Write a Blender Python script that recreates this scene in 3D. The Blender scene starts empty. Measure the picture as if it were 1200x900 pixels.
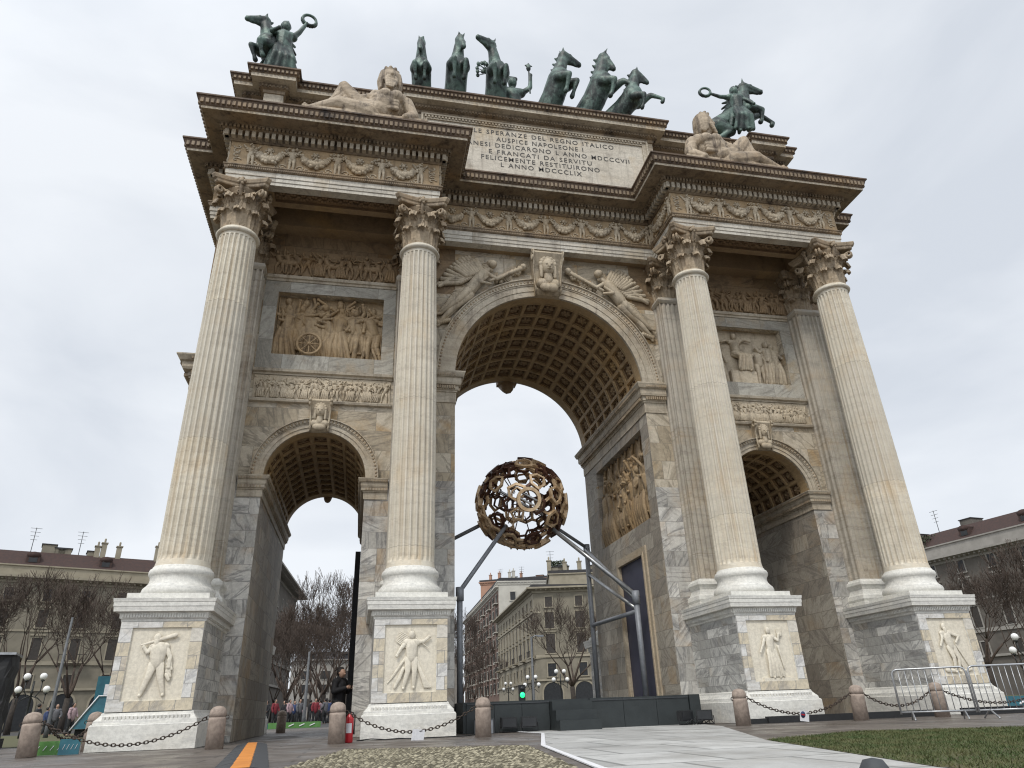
import bpy, math, random
from mathutils import Vector, Matrix, Euler
R=math.radians; PI=math.pi
S=bpy.context.scene; COL=S.collection
sin,cos=math.sin,math.cos

# ------------------------------------------------------------------ camera
CX,CY,CZ=-5.739,-18.032,0.5
YAW,PITCH,ROLL=0.217,0.441,-0.037
cd=bpy.data.cameras.new('camera'); cam=bpy.data.objects.new('camera',cd); COL.objects.link(cam); S.camera=cam
fw=Vector((sin(YAW)*cos(PITCH),cos(YAW)*cos(PITCH),sin(PITCH))); rt=Vector((cos(YAW),-sin(YAW),0)); up=rt.cross(fw)
rt2=rt*cos(ROLL)+up*sin(ROLL); up2=-rt*sin(ROLL)+up*cos(ROLL)
M=Matrix((rt2,up2,-fw)).transposed().to_4x4(); M.translation=Vector((CX,CY,CZ)); cam.matrix_world=M
cd.sensor_width=36; cd.lens=807.256/1200*36; cd.clip_end=2000; cd.clip_start=.05

# ------------------------------------------------------------------ sky, sun, exposure
SUN_EL,SUN_AZ=R(52),R(212)          # compass style: from +Y clockwise; the bright side of the overcast is behind the camera, left
W=bpy.data.worlds.new('World'); S.world=W; W.use_nodes=True
nt=W.node_tree; N=nt.nodes; L=nt.links; N.clear()
out=N.new('ShaderNodeOutputWorld'); bg=N.new('ShaderNodeBackground'); bg.inputs[1].default_value=0.1
sky=N.new('ShaderNodeTexSky'); sky.sky_type='NISHITA'; sky.sun_disc=False; sky.sun_elevation=SUN_EL; sky.sun_rotation=SUN_AZ
tc=N.new('ShaderNodeTexCoord')
mp=N.new('ShaderNodeMapping'); mp.inputs['Scale'].default_value=(1,1,2.2); mp.inputs['Rotation'].default_value=(0,.35,.3); L.new(tc.outputs['Generated'],mp.inputs[0])
ns=N.new('ShaderNodeTexNoise'); ns.inputs['Scale'].default_value=2.1; ns.inputs['Detail'].default_value=6; ns.inputs['Roughness'].default_value=.5; ns.inputs['Distortion'].default_value=.35
L.new(mp.outputs[0],ns.inputs['Vector'])
cr=N.new('ShaderNodeValToRGB'); cr.color_ramp.elements[0].position=.33; cr.color_ramp.elements[0].color=(6.1,6.5,7.1,1)
cr.color_ramp.elements[1].position=.62; cr.color_ramp.elements[1].color=(8.0,8.3,8.7,1); L.new(ns.outputs[0],cr.inputs[0])
# the overcast is brighter around the hidden sun
dp=N.new('ShaderNodeVectorMath'); dp.operation='DOT_PRODUCT'; L.new(tc.outputs['Generated'],dp.inputs[0])
dp.inputs[1].default_value=(sin(SUN_AZ)*cos(SUN_EL),cos(SUN_AZ)*cos(SUN_EL),sin(SUN_EL))
mr=N.new('ShaderNodeMapRange'); mr.inputs[1].default_value=.2; mr.inputs[2].default_value=1; mr.inputs[3].default_value=1; mr.inputs[4].default_value=1.75; mr.interpolation_type='SMOOTHSTEP'; L.new(dp.outputs['Value'],mr.inputs[0])
ml=N.new('ShaderNodeVectorMath'); ml.operation='SCALE'; L.new(cr.outputs[0],ml.inputs[0]); L.new(mr.outputs[0],ml.inputs['Scale'])
mx=N.new('ShaderNodeMix'); mx.data_type='RGBA'; mx.inputs[0].default_value=.93; L.new(sky.outputs[0],mx.inputs[6]); L.new(ml.outputs[0],mx.inputs[7])
L.new(mx.outputs[2],bg.inputs[0]); L.new(bg.outputs[0],out.inputs[0])
sd=bpy.data.lights.new('sun','SUN'); sd.energy=1.5; sd.angle=R(10); sd.color=(1,.95,.87); so=bpy.data.objects.new('sun',sd); COL.objects.link(so)
so.rotation_euler=Vector((sin(SUN_AZ)*cos(SUN_EL),cos(SUN_AZ)*cos(SUN_EL),sin(SUN_EL))).to_track_quat('Z','Y').to_euler()
S.view_settings.view_transform='Standard'; S.view_settings.look='None'; S.view_settings.exposure=.22; S.view_settings.gamma=1
S.render.engine='CYCLES'; S.cycles.pixel_filter_type='BLACKMAN_HARRIS'; S.cycles.filter_width=1.15; S.render.resolution_x=1024; S.render.resolution_y=768

# ------------------------------------------------------------------ materials
def newmat(name):
    m=bpy.data.materials.new(name); m.use_nodes=True; t=m.node_tree; b=t.nodes['Principled BSDF']; return m,t,t.nodes,t.links,b
def mixc(N,L,fac,a,b,mode='MIX'):
    x=N.new('ShaderNodeMix'); x.data_type='RGBA'; x.blend_type=mode
    for i,v in ((0,fac),(6,a),(7,b)):
        if hasattr(v,'links') or hasattr(v,'is_linked'): L.new(v,x.inputs[i])
        else: x.inputs[i].default_value=v if i==0 else (*v,1)
    return x.outputs[2]
def noise(N,L,vec,scale,detail=4,rough=.55,dist=0):
    n=N.new('ShaderNodeTexNoise'); n.inputs['Scale'].default_value=scale; n.inputs['Detail'].default_value=detail
    n.inputs['Roughness'].default_value=rough; n.inputs['Distortion'].default_value=dist
    if vec is not None: L.new(vec,n.inputs['Vector'])
    return n.outputs[0]
def ramp(N,L,src,p0,p1,v0=0,v1=1):
    r=N.new('ShaderNodeMapRange'); r.inputs[1].default_value=p0; r.inputs[2].default_value=p1; r.inputs[3].default_value=v0; r.inputs[4].default_value=v1
    r.interpolation_type='SMOOTHSTEP'; L.new(src,r.inputs[0]); return r.outputs[0]
def plain(name,c1,c2=None,rough=.6,scale=6,metal=0,bump=.15,emit=0,det=5):
    m,t,N,L,b=newmat(name); c2=c2 or tuple(x*.75 for x in c1)
    tc=N.new('ShaderNodeTexCoord'); v=noise(N,L,tc.outputs['Object'],scale,det); L.new(mixc(N,L,ramp(N,L,v,.3,.7),c1,c2),b.inputs['Base Color'])
    b.inputs['Roughness'].default_value=rough; b.inputs['Metallic'].default_value=metal
    if bump:
        bp=N.new('ShaderNodeBump'); bp.inputs['Strength'].default_value=bump; bp.inputs['Distance'].default_value=.02; L.new(noise(N,L,tc.outputs['Object'],scale*6,4),bp.inputs['Height']); L.new(bp.outputs[0],b.inputs['Normal'])
    if emit: b.inputs['Emission Color'].default_value=(*c1,1); b.inputs['Emission Strength'].default_value=emit
    return m
def stone(name,c1,c2,vein=(.2,.2,.2),ochre=(.5,.33,.14),bw=.9,bh=.42,blocks=True,fa=.13,veinamt=.7,ochreamt=.5,grime=(.07,.05,.035),grimeamt=.3,bump=.25,streak=0,moss=0):
    m,t,N,L,b=newmat(name); tc=N.new('ShaderNodeTexCoord'); O=tc.outputs['Object']
    if blocks:
        bt=N.new('ShaderNodeTexBrick'); bt.inputs['Color1'].default_value=(0,0,0,1); bt.inputs['Color2'].default_value=(1,1,1,1); bt.inputs['Mortar'].default_value=(.5,.5,.5,1)
        bt.inputs['Scale'].default_value=1; bt.inputs['Mortar Size'].default_value=.006; bt.inputs['Mortar Smooth'].default_value=.3; bt.inputs['Brick Width'].default_value=bw; bt.inputs['Row Height'].default_value=bh
        bt.inputs['Bias'].default_value=0; bt.offset=.43; bt.squash=1.35; bt.squash_frequency=3
        L.new(tc.outputs['UV'],bt.inputs['Vector']); rnd=bt.outputs['Color']; mort=bt.outputs['Fac']
        off=N.new('ShaderNodeVectorMath'); off.operation='SCALE'; off.inputs['Scale'].default_value=37; L.new(rnd,off.inputs[0])
        ad=N.new('ShaderNodeVectorMath'); ad.operation='ADD'; L.new(O,ad.inputs[0]); L.new(off.outputs[0],ad.inputs[1])
        ro=N.new('ShaderNodeVectorRotate'); ro.rotation_type='AXIS_ANGLE'; ro.inputs['Axis'].default_value=(.7,.7,.14)
        an=N.new('ShaderNodeMath'); an.operation='MULTIPLY'; an.inputs[1].default_value=5; L.new(rnd,an.inputs[0]); L.new(an.outputs[0],ro.inputs['Angle']); L.new(ad.outputs[0],ro.inputs['Vector'])
        P=ro.outputs[0]
        rr=N.new('ShaderNodeSeparateColor'); L.new(rnd,rr.inputs[0]); rnd1=rr.outputs[0]
    else:
        P=O; rnd1=noise(N,L,O,.7,2)
    mpn=N.new('ShaderNodeMapping'); mpn.inputs['Scale'].default_value=(.55,.55,3.6); L.new(P,mpn.inputs[0])
    v=noise(N,L,mpn.outputs[0],.9,5,.55,.5)
    a=N.new('ShaderNodeMath'); a.operation='SUBTRACT'; a.inputs[1].default_value=.5; L.new(v,a.inputs[0])
    a2=N.new('ShaderNodeMath'); a2.operation='ABSOLUTE'; L.new(a.outputs[0],a2.inputs[0])
    vm=ramp(N,L,a2.outputs[0],0,.04,veinamt*.6,0)
    soft=ramp(N,L,noise(N,L,mpn.outputs[0],1.5,6,.65,.5),.45,.68,0,veinamt*.75)
    col=mixc(N,L,ramp(N,L,rnd1,.2,.8),c1,c2)
    col=mixc(N,L,soft,col,tuple(x*.5+y*.5 for x,y in zip(vein,c2)))
    col=mixc(N,L,vm,col,vein)
    om=ramp(N,L,noise(N,L,P,.55,5,.6,.6),.5,.72,0,ochreamt); col=mixc(N,L,om,col,ochre)
    if streak:   # run-off streaks with a shape of their own
        sm=N.new('ShaderNodeMapping'); sm.inputs['Scale'].default_value=(5,5,.25); L.new(O,sm.inputs[0])
        st=ramp(N,L,noise(N,L,sm.outputs[0],1,4,.6),.5,.75,0,streak); col=mixc(N,L,st,col,tuple(x*.4+y*.6 for x,y in zip(vein,ochre)))
    if moss:
        sm=N.new('ShaderNodeMapping'); sm.inputs['Scale'].default_value=(3.2,3.2,.35); L.new(O,sm.inputs[0])
        col=mixc(N,L,ramp(N,L,noise(N,L,sm.outputs[0],1.6,7,.68,.2),.5,.66,0,moss),col,tuple(x*1.3 for x in grime))
    g=ramp(N,L,noise(N,L,O,1.7,8,.7,.3),.5,.72,0,grimeamt); col=mixc(N,L,g,col,grime)
    fine=ramp(N,L,noise(N,L,O,14,5,.7),.3,.7,1-fa*1.2,1+fa*.6)
    sc=N.new('ShaderNodeVectorMath'); sc.operation='SCALE'; L.new(col,sc.inputs[0]); L.new(fine,sc.inputs['Scale']); col=sc.outputs[0]
    if streak:
        sx=N.new('ShaderNodeSeparateXYZ'); L.new(O,sx.inputs[0]); oi=N.new('ShaderNodeObjectInfo')
        fz=N.new('ShaderNodeMath'); fz.operation='MULTIPLY_ADD'; fz.inputs[1].default_value=1/4.1; L.new(sx.outputs[2],fz.inputs[0]); L.new(oi.outputs['Random'],fz.inputs[2])
        fl=N.new('ShaderNodeMath'); fl.operation='FLOOR'; L.new(fz.outputs[0],fl.inputs[0]); ad2=N.new('ShaderNodeMath'); ad2.operation='ADD'; L.new(fl.outputs[0],ad2.inputs[0]); ml2=N.new('ShaderNodeMath'); ml2.operation='MULTIPLY'; ml2.inputs[1].default_value=31.7; L.new(oi.outputs['Random'],ml2.inputs[0]); L.new(ml2.outputs[0],ad2.inputs[1])
        wn=N.new('ShaderNodeTexWhiteNoise'); wn.noise_dimensions='1D'; L.new(ad2.outputs[0],wn.inputs['W'])
        col=mixc(N,L,ramp(N,L,wn.outputs['Value'],.35,1,0,.42),col,(.47,.44,.38))
        fr_=N.new('ShaderNodeMath'); fr_.operation='FRACT'; L.new(fz.outputs[0],fr_.inputs[0]); col=mixc(N,L,ramp(N,L,fr_.outputs[0],.994,.998,0,.5),col,(.2,.17,.12))
    if blocks: col=mixc(N,L,mort,col,tuple(x*.35 for x in c1))
    L.new(col,b.inputs['Base Color']); b.inputs['Roughness'].default_value=.62; b.inputs['Specular IOR Level'].default_value=.35
    bp=N.new('ShaderNodeBump'); bp.inputs['Strength'].default_value=bump; bp.inputs['Distance'].default_value=.03
    hn=noise(N,L,O,16,6,.7)
    if blocks:
        mm=N.new('ShaderNodeMath'); mm.operation='MULTIPLY_ADD'; mm.inputs[1].default_value=-1.2; L.new(mort,mm.inputs[0]); L.new(hn,mm.inputs[2]); hn=mm.outputs[0]
    L.new(hn,bp.inputs['Height']); L.new(bp.outputs[0],b.inputs['Normal'])
    return m
MT={}
MT['wall']=stone('marble_block_wall',(.60,.58,.535),(.41,.395,.36),(.12,.12,.125),(.46,.30,.14),1.0,.46,veinamt=.95,ochreamt=.5,grimeamt=.35,moss=.2)
MT['bay']=stone('marble_bay_wall',(.56,.50,.40),(.41,.345,.25),(.15,.13,.10),(.43,.265,.10),1.15,.62,veinamt=.9,ochreamt=.75,grimeamt=.35)
MT['bay_shade']=stone('shade_toned_upper_bay_stone',(.27,.19,.11),(.19,.13,.07),(.1,.06,.03),(.32,.18,.07),1.6,.8,ochreamt=.6,grimeamt=.6)  # top of the bay wall: porch shade is put into this darker brown
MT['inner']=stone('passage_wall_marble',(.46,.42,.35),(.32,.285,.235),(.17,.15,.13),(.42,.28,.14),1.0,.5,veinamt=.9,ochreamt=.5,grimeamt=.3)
MT['ped']=stone('pedestal_marble',(.64,.63,.59),(.40,.395,.37),(.15,.15,.155),(.5,.37,.2),.62,.24,veinamt=.9,ochreamt=.3,grimeamt=.15)
MT['pedw']=stone('pale_pedestal_marble',(.74,.73,.68),(.66,.645,.59),(.33,.33,.33),(.6,.5,.34),blocks=False,veinamt=.4,ochreamt=.2,grimeamt=.1)
MT['col']=stone('column_marble',(.70,.65,.545),(.58,.53,.43),(.30,.25,.19),(.54,.39,.21),blocks=False,veinamt=.35,ochreamt=.5,grimeamt=.18,streak=.6,bump=.05,fa=.06)
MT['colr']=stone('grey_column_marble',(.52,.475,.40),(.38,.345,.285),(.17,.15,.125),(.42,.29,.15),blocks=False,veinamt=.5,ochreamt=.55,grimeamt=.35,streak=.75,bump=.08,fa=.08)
MT['cap']=stone('capital_stone',(.46,.375,.265),(.31,.235,.155),(.14,.1,.06),(.34,.21,.1),blocks=False,veinamt=.3,ochreamt=.5,grimeamt=.75,bump=.15,moss=.5)
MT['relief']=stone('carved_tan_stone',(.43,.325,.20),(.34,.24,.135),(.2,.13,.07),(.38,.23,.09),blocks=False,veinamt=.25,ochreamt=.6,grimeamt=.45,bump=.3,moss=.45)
MT['reliefb']=stone('carved_brown_stone',(.34,.24,.14),(.25,.17,.095),(.14,.09,.05),(.34,.2,.08),blocks=False,veinamt=.25,ochreamt=.5,grimeamt=.5,bump=.3)
MT['reliefp']=stone('carved_pale_stone',(.55,.475,.36),(.43,.355,.25),(.24,.18,.12),(.41,.28,.14),blocks=False,veinamt=.25,ochreamt=.45,grimeamt=.5,bump=.3,moss=.4)
MT['panel']=stone('pedestal_relief_marble',(.72,.67,.56),(.68,.62,.50),(.45,.38,.29),(.6,.48,.3),blocks=False,veinamt=.2,ochreamt=.3,grimeamt=.08,bump=.2,moss=.15)
MT['trim']=stone('moulding_marble',(.53,.475,.38),(.40,.34,.255),(.18,.15,.11),(.40,.27,.13),blocks=False,veinamt=.4,ochreamt=.45,grimeamt=.5,moss=.4)
MT['arch']=stone('architrave_marble',(.60,.565,.49),(.48,.44,.37),(.24,.22,.19),(.45,.33,.18),1.6,2.0,veinamt=.4,ochreamt=.4,grimeamt=.35,bump=.12,moss=.25)
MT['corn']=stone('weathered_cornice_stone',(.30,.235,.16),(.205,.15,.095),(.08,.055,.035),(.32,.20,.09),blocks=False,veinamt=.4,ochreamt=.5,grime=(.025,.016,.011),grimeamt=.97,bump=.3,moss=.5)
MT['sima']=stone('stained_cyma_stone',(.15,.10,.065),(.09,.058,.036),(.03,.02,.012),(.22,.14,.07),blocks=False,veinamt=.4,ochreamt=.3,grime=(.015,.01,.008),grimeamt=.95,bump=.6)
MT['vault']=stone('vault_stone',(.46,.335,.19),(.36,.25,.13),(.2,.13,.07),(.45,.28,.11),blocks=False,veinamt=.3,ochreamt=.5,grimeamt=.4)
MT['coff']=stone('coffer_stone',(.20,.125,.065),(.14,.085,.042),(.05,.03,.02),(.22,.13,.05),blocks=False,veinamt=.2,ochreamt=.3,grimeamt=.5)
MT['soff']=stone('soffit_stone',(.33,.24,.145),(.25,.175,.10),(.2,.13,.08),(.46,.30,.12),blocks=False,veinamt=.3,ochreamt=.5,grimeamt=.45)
MT['ins']=stone('inscription_marble',(.62,.575,.49),(.52,.47,.385),(.28,.25,.21),(.5,.36,.19),blocks=False,veinamt=.4,ochreamt=.45,grimeamt=.4,moss=.3)
MT['statue']=stone('river_statue_marble',(.48,.395,.29),(.36,.28,.19),(.13,.09,.06),(.36,.24,.13),blocks=False,veinamt=.5,ochreamt=.5,grime=(.05,.035,.025),grimeamt=.85,bump=.4,moss=.75)
MT['bollard']=plain('bollard_granite',(.36,.29,.24),(.25,.20,.165),.85,14,bump=.3)
def bronze():
    m,t,N,L,b=newmat('verdigris_bronze'); tc=N.new('ShaderNodeTexCoord'); O=tc.outputs['Object']
    c=mixc(N,L,ramp(N,L,noise(N,L,O,1.6,8,.65,.4),.42,.62),(.022,.03,.028),(.10,.155,.13))
    mp=N.new('ShaderNodeMapping'); mp.inputs['Scale'].default_value=(4,4,.6); L.new(O,mp.inputs[0])
    c=mixc(N,L,ramp(N,L,noise(N,L,mp.outputs[0],2,5,.6),.52,.78,0,.6),c,(.18,.26,.22)); L.new(c,b.inputs['Base Color'])
    b.inputs['Roughness'].default_value=.5; b.inputs['Metallic'].default_value=.25
    bp=N.new('ShaderNodeBump'); bp.inputs['Strength'].default_value=.5; bp.inputs['Distance'].default_value=.04; L.new(noise(N,L,O,5,7,.65),bp.inputs['Height']); L.new(bp.outputs[0],b.inputs['Normal'])
    return m
MT['bronze']=bronze()
MT['letter']=plain('dark_letter_stain',(.06,.055,.05),bump=0)
MT['steel']=plain('grey_painted_steel',(.24,.255,.28),(.19,.205,.225),.5,8,.1,.05)
MT['rod']=plain('galvanised_rod',(.42,.43,.44),(.3,.31,.32),.35,8,.7,.05)
MT['gold']=plain('aged_bronze_plate',(.72,.55,.36),(.50,.34,.19),.42,5,.35,.1)
MT['goldd']=plain('dark_copper_plate',(.12,.055,.035),(.07,.032,.022),.45,5,.3,.1)
MT['black']=plain('black_cloth',(.018,.019,.021),(.012,.013,.014),.7,20,bump=.2)
MT['stage']=plain('dark_green_grey_platform',(.025,.031,.032),(.018,.023,.024),.6,3,bump=.1)
MT['iron']=plain('rusty_black_iron',(.035,.03,.028),(.07,.045,.03),.6,30,.4)
MT['navy']=plain('navy_door_paint',(.05,.052,.088),(.042,.043,.074),.55,2,bump=.1)
MT['red']=plain('red_enamel',(.5,.02,.03),(.4,.015,.02),.3,10,bump=0)
MT['white']=plain('white_card',(.75,.75,.76),(.65,.65,.67),.6,20,bump=0)
MT['globe']=plain('opal_glass_globe',(.85,.85,.82),(.8,.8,.78),.3,4,bump=0)
MT['lamp']=plain('dark_lamp_iron',(.03,.032,.03),rough=.5,metal=.3,bump=0)
MT['orange']=plain('orange_cable_cover',(.62,.24,.04),(.5,.18,.03),.6,5)
MT['rubber']=plain('dark_rubber',(.05,.055,.06),(.035,.038,.042),.7,8)
MT['galv']=plain('galvanised_tube',(.45,.46,.47),(.34,.35,.36),.35,10,.6,.05)
MT['green']=plain('lime_printed_board',(.09,.23,.05),(.11,.27,.08),.5,3,bump=0)
MT['teal']=plain('teal_printed_board',(.02,.10,.14),(.03,.15,.19),.4,3,bump=0)
MT['ledg']=plain('green_signal_lamp',(.02,.9,.25),rough=.4,bump=0,emit=1.5)
MT['bark']=plain('bare_tree_bark',(.05,.04,.032),(.03,.024,.02),.9,5,bump=.3)
MT['twig']=plain('winter_twig_bark',(.085,.06,.045),(.05,.036,.028),.9,5,bump=0)
MT['glass']=plain('dark_window_glass',(.012,.013,.015),(.022,.024,.026),.35,3,bump=0)
MT['shutter']=plain('brown_shutter',(.05,.042,.035),(.033,.028,.024),.7,5,bump=0)
MT['bstone']=plain('pale_facade_stone',(.36,.32,.25),(.28,.245,.19),.85,1.5)
MT['roof']=plain('red_brown_roof',(.06,.032,.026),(.04,.025,.022),.85,3)
MT['roofd']=plain('dark_slate_roof',(.045,.042,.045),(.03,.03,.032),.8,3)
MT['skin']=plain('skin',(.45,.28,.2),rough=.6,bump=0)
MT['hair']=plain('dark_hair',(.02,.016,.014),rough=.7,bump=0)
MT['jacket']=plain('black_jacket',(.012,.012,.015),rough=.8,scale=12,bump=.3)
MT['jred']=plain('red_jacket',(.2,.02,.03),rough=.8,bump=0); MT['jblue']=plain('blue_jacket',(.03,.05,.13),rough=.8,bump=0)
MT['jgrey']=plain('grey_jacket',(.12,.12,.13),rough=.8,bump=0); MT['jpink']=plain('pale_pink_jacket',(.42,.3,.32),rough=.8,bump=0)

# ------------------------------------------------------------------ mesh builder
class MB:
    def __init__(s): s.v=[]; s.f=[]; s.m=[]; s.sm=[]
    def add(s,vs,fs,m=0,smooth=False,T=None):
        o=len(s.v)
        s.v+= [tuple(T(Vector(p))) for p in vs] if T else [tuple(p) for p in vs]
        s.f+=[tuple(i+o for i in f) for f in fs]; s.m+=[m]*len(fs); s.sm+=[smooth]*len(fs)
    def quad(s,a,b,c,d,m=0): s.add([a,b,c,d],[(0,1,2,3)],m)
    def box(s,x0,x1,y0,y1,z0,z1,m=0,T=None):
        s.add([(x0,y0,z0),(x1,y0,z0),(x1,y1,z0),(x0,y1,z0),(x0,y0,z1),(x1,y0,z1),(x1,y1,z1),(x0,y1,z1)],
              [(3,2,1,0),(4,5,6,7),(0,1,5,4),(1,2,6,5),(2,3,7,6),(3,0,4,7)],m,False,T)
    def cap(s,p0,p1,r0,r1=None,m=0,n=8,T=None,smooth=True):
        r1=r0 if r1 is None else r1; p0=Vector(p0); p1=Vector(p1); d=p1-p0; l=d.length
        if l<1e-6: d=Vector((0,0,1)); l=1e-6
        d=d/l; a=d.orthogonal().normalized(); b=d.cross(a)
        rings=[(p0-d*r0*.8,r0*.55),(p0-d*r0*.35,r0*.9),(p0+d*0,r0),(p1,r1),(p1+d*r1*.35,r1*.9),(p1+d*r1*.8,r1*.55)]
        vs=[p0-d*r0]; 
        for c,r in rings: vs+=[c+(a*cos(2*PI*i/n)+b*sin(2*PI*i/n))*r for i in range(n)]
        vs.append(p1+d*r1); fs=[]
        for i in range(n): fs.append((0,1+(i+1)%n,1+i))
        for k in range(5):
            for i in range(n): q=1+k*n; fs.append((q+i,q+(i+1)%n,q+n+(i+1)%n,q+n+i))
        q=1+5*n; e=len(vs)-1
        for i in range(n): fs.append((q+i,q+(i+1)%n,e))
        s.add(vs,fs,m,smooth,T)
    def tube(s,pts,r,m=0,n=6,close=False,T=None,smooth=True):
        pts=[Vector(p) for p in pts]; k=len(pts); vs=[]; fs=[]; a=None
        for i,p in enumerate(pts):
            d=((pts[(i+1)%k]-pts[i-1]) if close else (pts[min(i+1,k-1)]-pts[max(i-1,0)]))
            d=d.normalized() if d.length>0 else Vector((0,0,1))
            a=(a-d*a.dot(d)) if a is not None else d.orthogonal()
            if a.length<1e-6: a=d.orthogonal()
            a=a.normalized(); b=d.cross(a); rr=r[i] if isinstance(r,(list,tuple)) else r
            vs+=[p+(a*cos(2*PI*j/n)+b*sin(2*PI*j/n))*rr for j in range(n)]
        for i in range(k if close else k-1):
            for j in range(n): q=i*n; q2=((i+1)%k)*n; fs.append((q+j,q+(j+1)%n,q2+(j+1)%n,q2+j))
        if not close: fs.append(tuple(range(n-1,-1,-1))); fs.append(tuple(range((k-1)*n,k*n)))
        s.add(vs,fs,m,smooth,T)
    def lathe(s,prof,n=32,m=0,c=(0,0),T=None,smooth=True,arc=2*PI,a0=0):
        vs=[]; fs=[]; full=abs(arc-2*PI)<1e-6; cnt=n if full else n+1
        for r,z in prof:
            vs+=[(c[0]+r*cos(a0+arc*i/n),c[1]+r*sin(a0+arc*i/n),z) for i in range(cnt)]
        for k in range(len(prof)-1):
            for i in range(n): j=(i+1)%cnt; q=k*cnt; fs.append((q+i,q+j,q+cnt+j,q+cnt+i))
        if full:
            if prof[0][0]>1e-4: fs.append(tuple(range(n-1,-1,-1)))
            if prof[-1][0]>1e-4: q=(len(prof)-1)*n; fs.append(tuple(range(q,q+n)))
        s.add(vs,fs,m,smooth,T)
    def sphere(s,c,r,m=0,n=10,sc=(1,1,1),T=None):
        c=Vector(c); vs=[(c.x,c.y,c.z-r*sc[2])]; k=max(4,n//2); fs=[]
        for i in range(1,k):
            t=-PI/2+PI*i/k
            vs+=[(c.x+r*sc[0]*cos(t)*cos(2*PI*j/n),c.y+r*sc[1]*cos(t)*sin(2*PI*j/n),c.z+r*sc[2]*sin(t)) for j in range(n)]
        vs.append((c.x,c.y,c.z+r*sc[2]))
        for j in range(n): fs.append((0,1+(j+1)%n,1+j))
        for i in range(k-2):
            for j in range(n): q=1+i*n; fs.append((q+j,q+(j+1)%n,q+n+(j+1)%n,q+n+j))
        q=1+(k-2)*n; e=len(vs)-1
        for j in range(n): fs.append((q+j,q+(j+1)%n,e))
        s.add(vs,fs,m,True,T)
    def sweep(s,path,prof,m=0,close=True,ms=None):
        # axis-aligned plan path (counter-clockwise seen from above keeps outside on the right), profile = [(out,z)]
        k=len(path); vs=[]; fs=[]; P=[Vector((p[0],p[1])) for p in path]
        offs=[]
        for i in range(k):
            dn=(P[(i+1)%k]-P[i]) if (close or i<k-1) else None
            dp_=(P[i]-P[i-1]) if (close or i>0) else None
            nn=Vector((0,0))
            if dn is not None: dn=dn.normalized(); n1=Vector((dn.y,-dn.x))
            if dp_ is not None: dp_=dp_.normalized(); n0=Vector((dp_.y,-dp_.x))
            if dn is None: nn=n0
            elif dp_ is None: nn=n1
            else:
                nn=(n0+n1); nn=nn/(1+n0.dot(n1)) if abs(1+n0.dot(n1))>1e-3 else n0
            offs.append(nn)
        h=len(prof)
        for i in range(k): vs+=[(P[i].x+offs[i].x*o,P[i].y+offs[i].y*o,z) for o,z in prof]
        for i in range(k if close else k-1):
            j=(i+1)%k
            for q in range(h-1): fs.append((i*h+q,j*h+q,j*h+q+1,i*h+q+1))
        o=len(s.v); s.v+=[tuple(p) for p in vs]; s.f+=[tuple(i+o for i in f) for f in fs]
        s.m+= [ (ms[q] if ms else m) for i in range(k if close else k-1) for q in range(h-1)]; s.sm+=[False]*len(fs)
    def mesh(s,name,mats):
        me=bpy.data.meshes.new(name); me.from_pydata([tuple(v) for v in s.v],[],s.f)
        if not isinstance(mats,(list,tuple)): mats=[mats]
        for m in mats: me.materials.append(m)
        me.polygons.foreach_set('material_index',s.m); me.polygons.foreach_set('use_smooth',s.sm)
        uv=me.uv_layers.new(name='UVMap'); dat=[0.0]*(2*len(me.loops)); V=me.vertices
        for p in me.polygons:
            n=p.normal; ax=max(range(3),key=lambda i:abs(n[i]))
            for li in p.loop_indices:
                c=V[me.loops[li].vertex_index].co
                u,v=((c.y,c.z),(c.x,c.z),(c.x,c.y))[ax]; dat[2*li]=u+50; dat[2*li+1]=v+50
        uv.data.foreach_set('uv',dat); me.update(); return me
    def obj(s,name,mats,parent=None,loc=(0,0,0),rz=0):
        o=bpy.data.objects.new(name,s.mesh(name,mats)); COL.objects.link(o); o.location=loc; o.rotation_euler=(0,0,rz)
        if parent: o.parent=parent
        return o
def tag(o,label,cat=None,group=None,kind=None):
    if label: o['label']=label
    if cat: o['category']=cat
    if group: o['group']=group
    if kind: o['kind']=kind
    return o
def empty(name,loc=(0,0,0),label=None,cat=None,group=None,rz=0):
    o=bpy.data.objects.new(name,None); COL.objects.link(o); o.location=loc; o.rotation_euler=(0,0,rz); o.empty_display_size=.3
    return tag(o,label,cat,group)
def copy_tree(o,parent=None):
    c=o.copy(); COL.objects.link(c); c.parent=parent
    for ch in [x for x in bpy.data.objects if x.parent is o]: copy_tree(ch,c)
    return c
def link_copy(o,parent,loc,rz=0):
    c=copy_tree(o,parent); c.location=loc; c.rotation_euler=(0,0,rz); return c
def remesh(mb,name,mat,voxel,smooth=2,parent=None,loc=(0,0,0),rz=0):
    me=bpy.data.meshes.new('tmp'); me.from_pydata([tuple(v) for v in mb.v],[],mb.f)
    t=bpy.data.objects.new('tmp',me); COL.objects.link(t)
    r=t.modifiers.new('r','REMESH'); r.mode='VOXEL'; r.voxel_size=voxel
    if smooth: q=t.modifiers.new('s','SMOOTH'); q.factor=.5; q.iterations=smooth
    dg=bpy.context.evaluated_depsgraph_get(); ev=t.evaluated_get(dg); nm=bpy.data.meshes.new_from_object(ev)
    bpy.data.objects.remove(t); nm.name=name
    for p in nm.polygons: p.use_smooth=True
    nm.materials.clear(); nm.materials.append(mat)
    o=bpy.data.objects.new(name,nm); COL.objects.link(o); o.location=loc; o.rotation_euler=(0,0,rz)
    if parent: o.parent=parent
    return o

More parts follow.
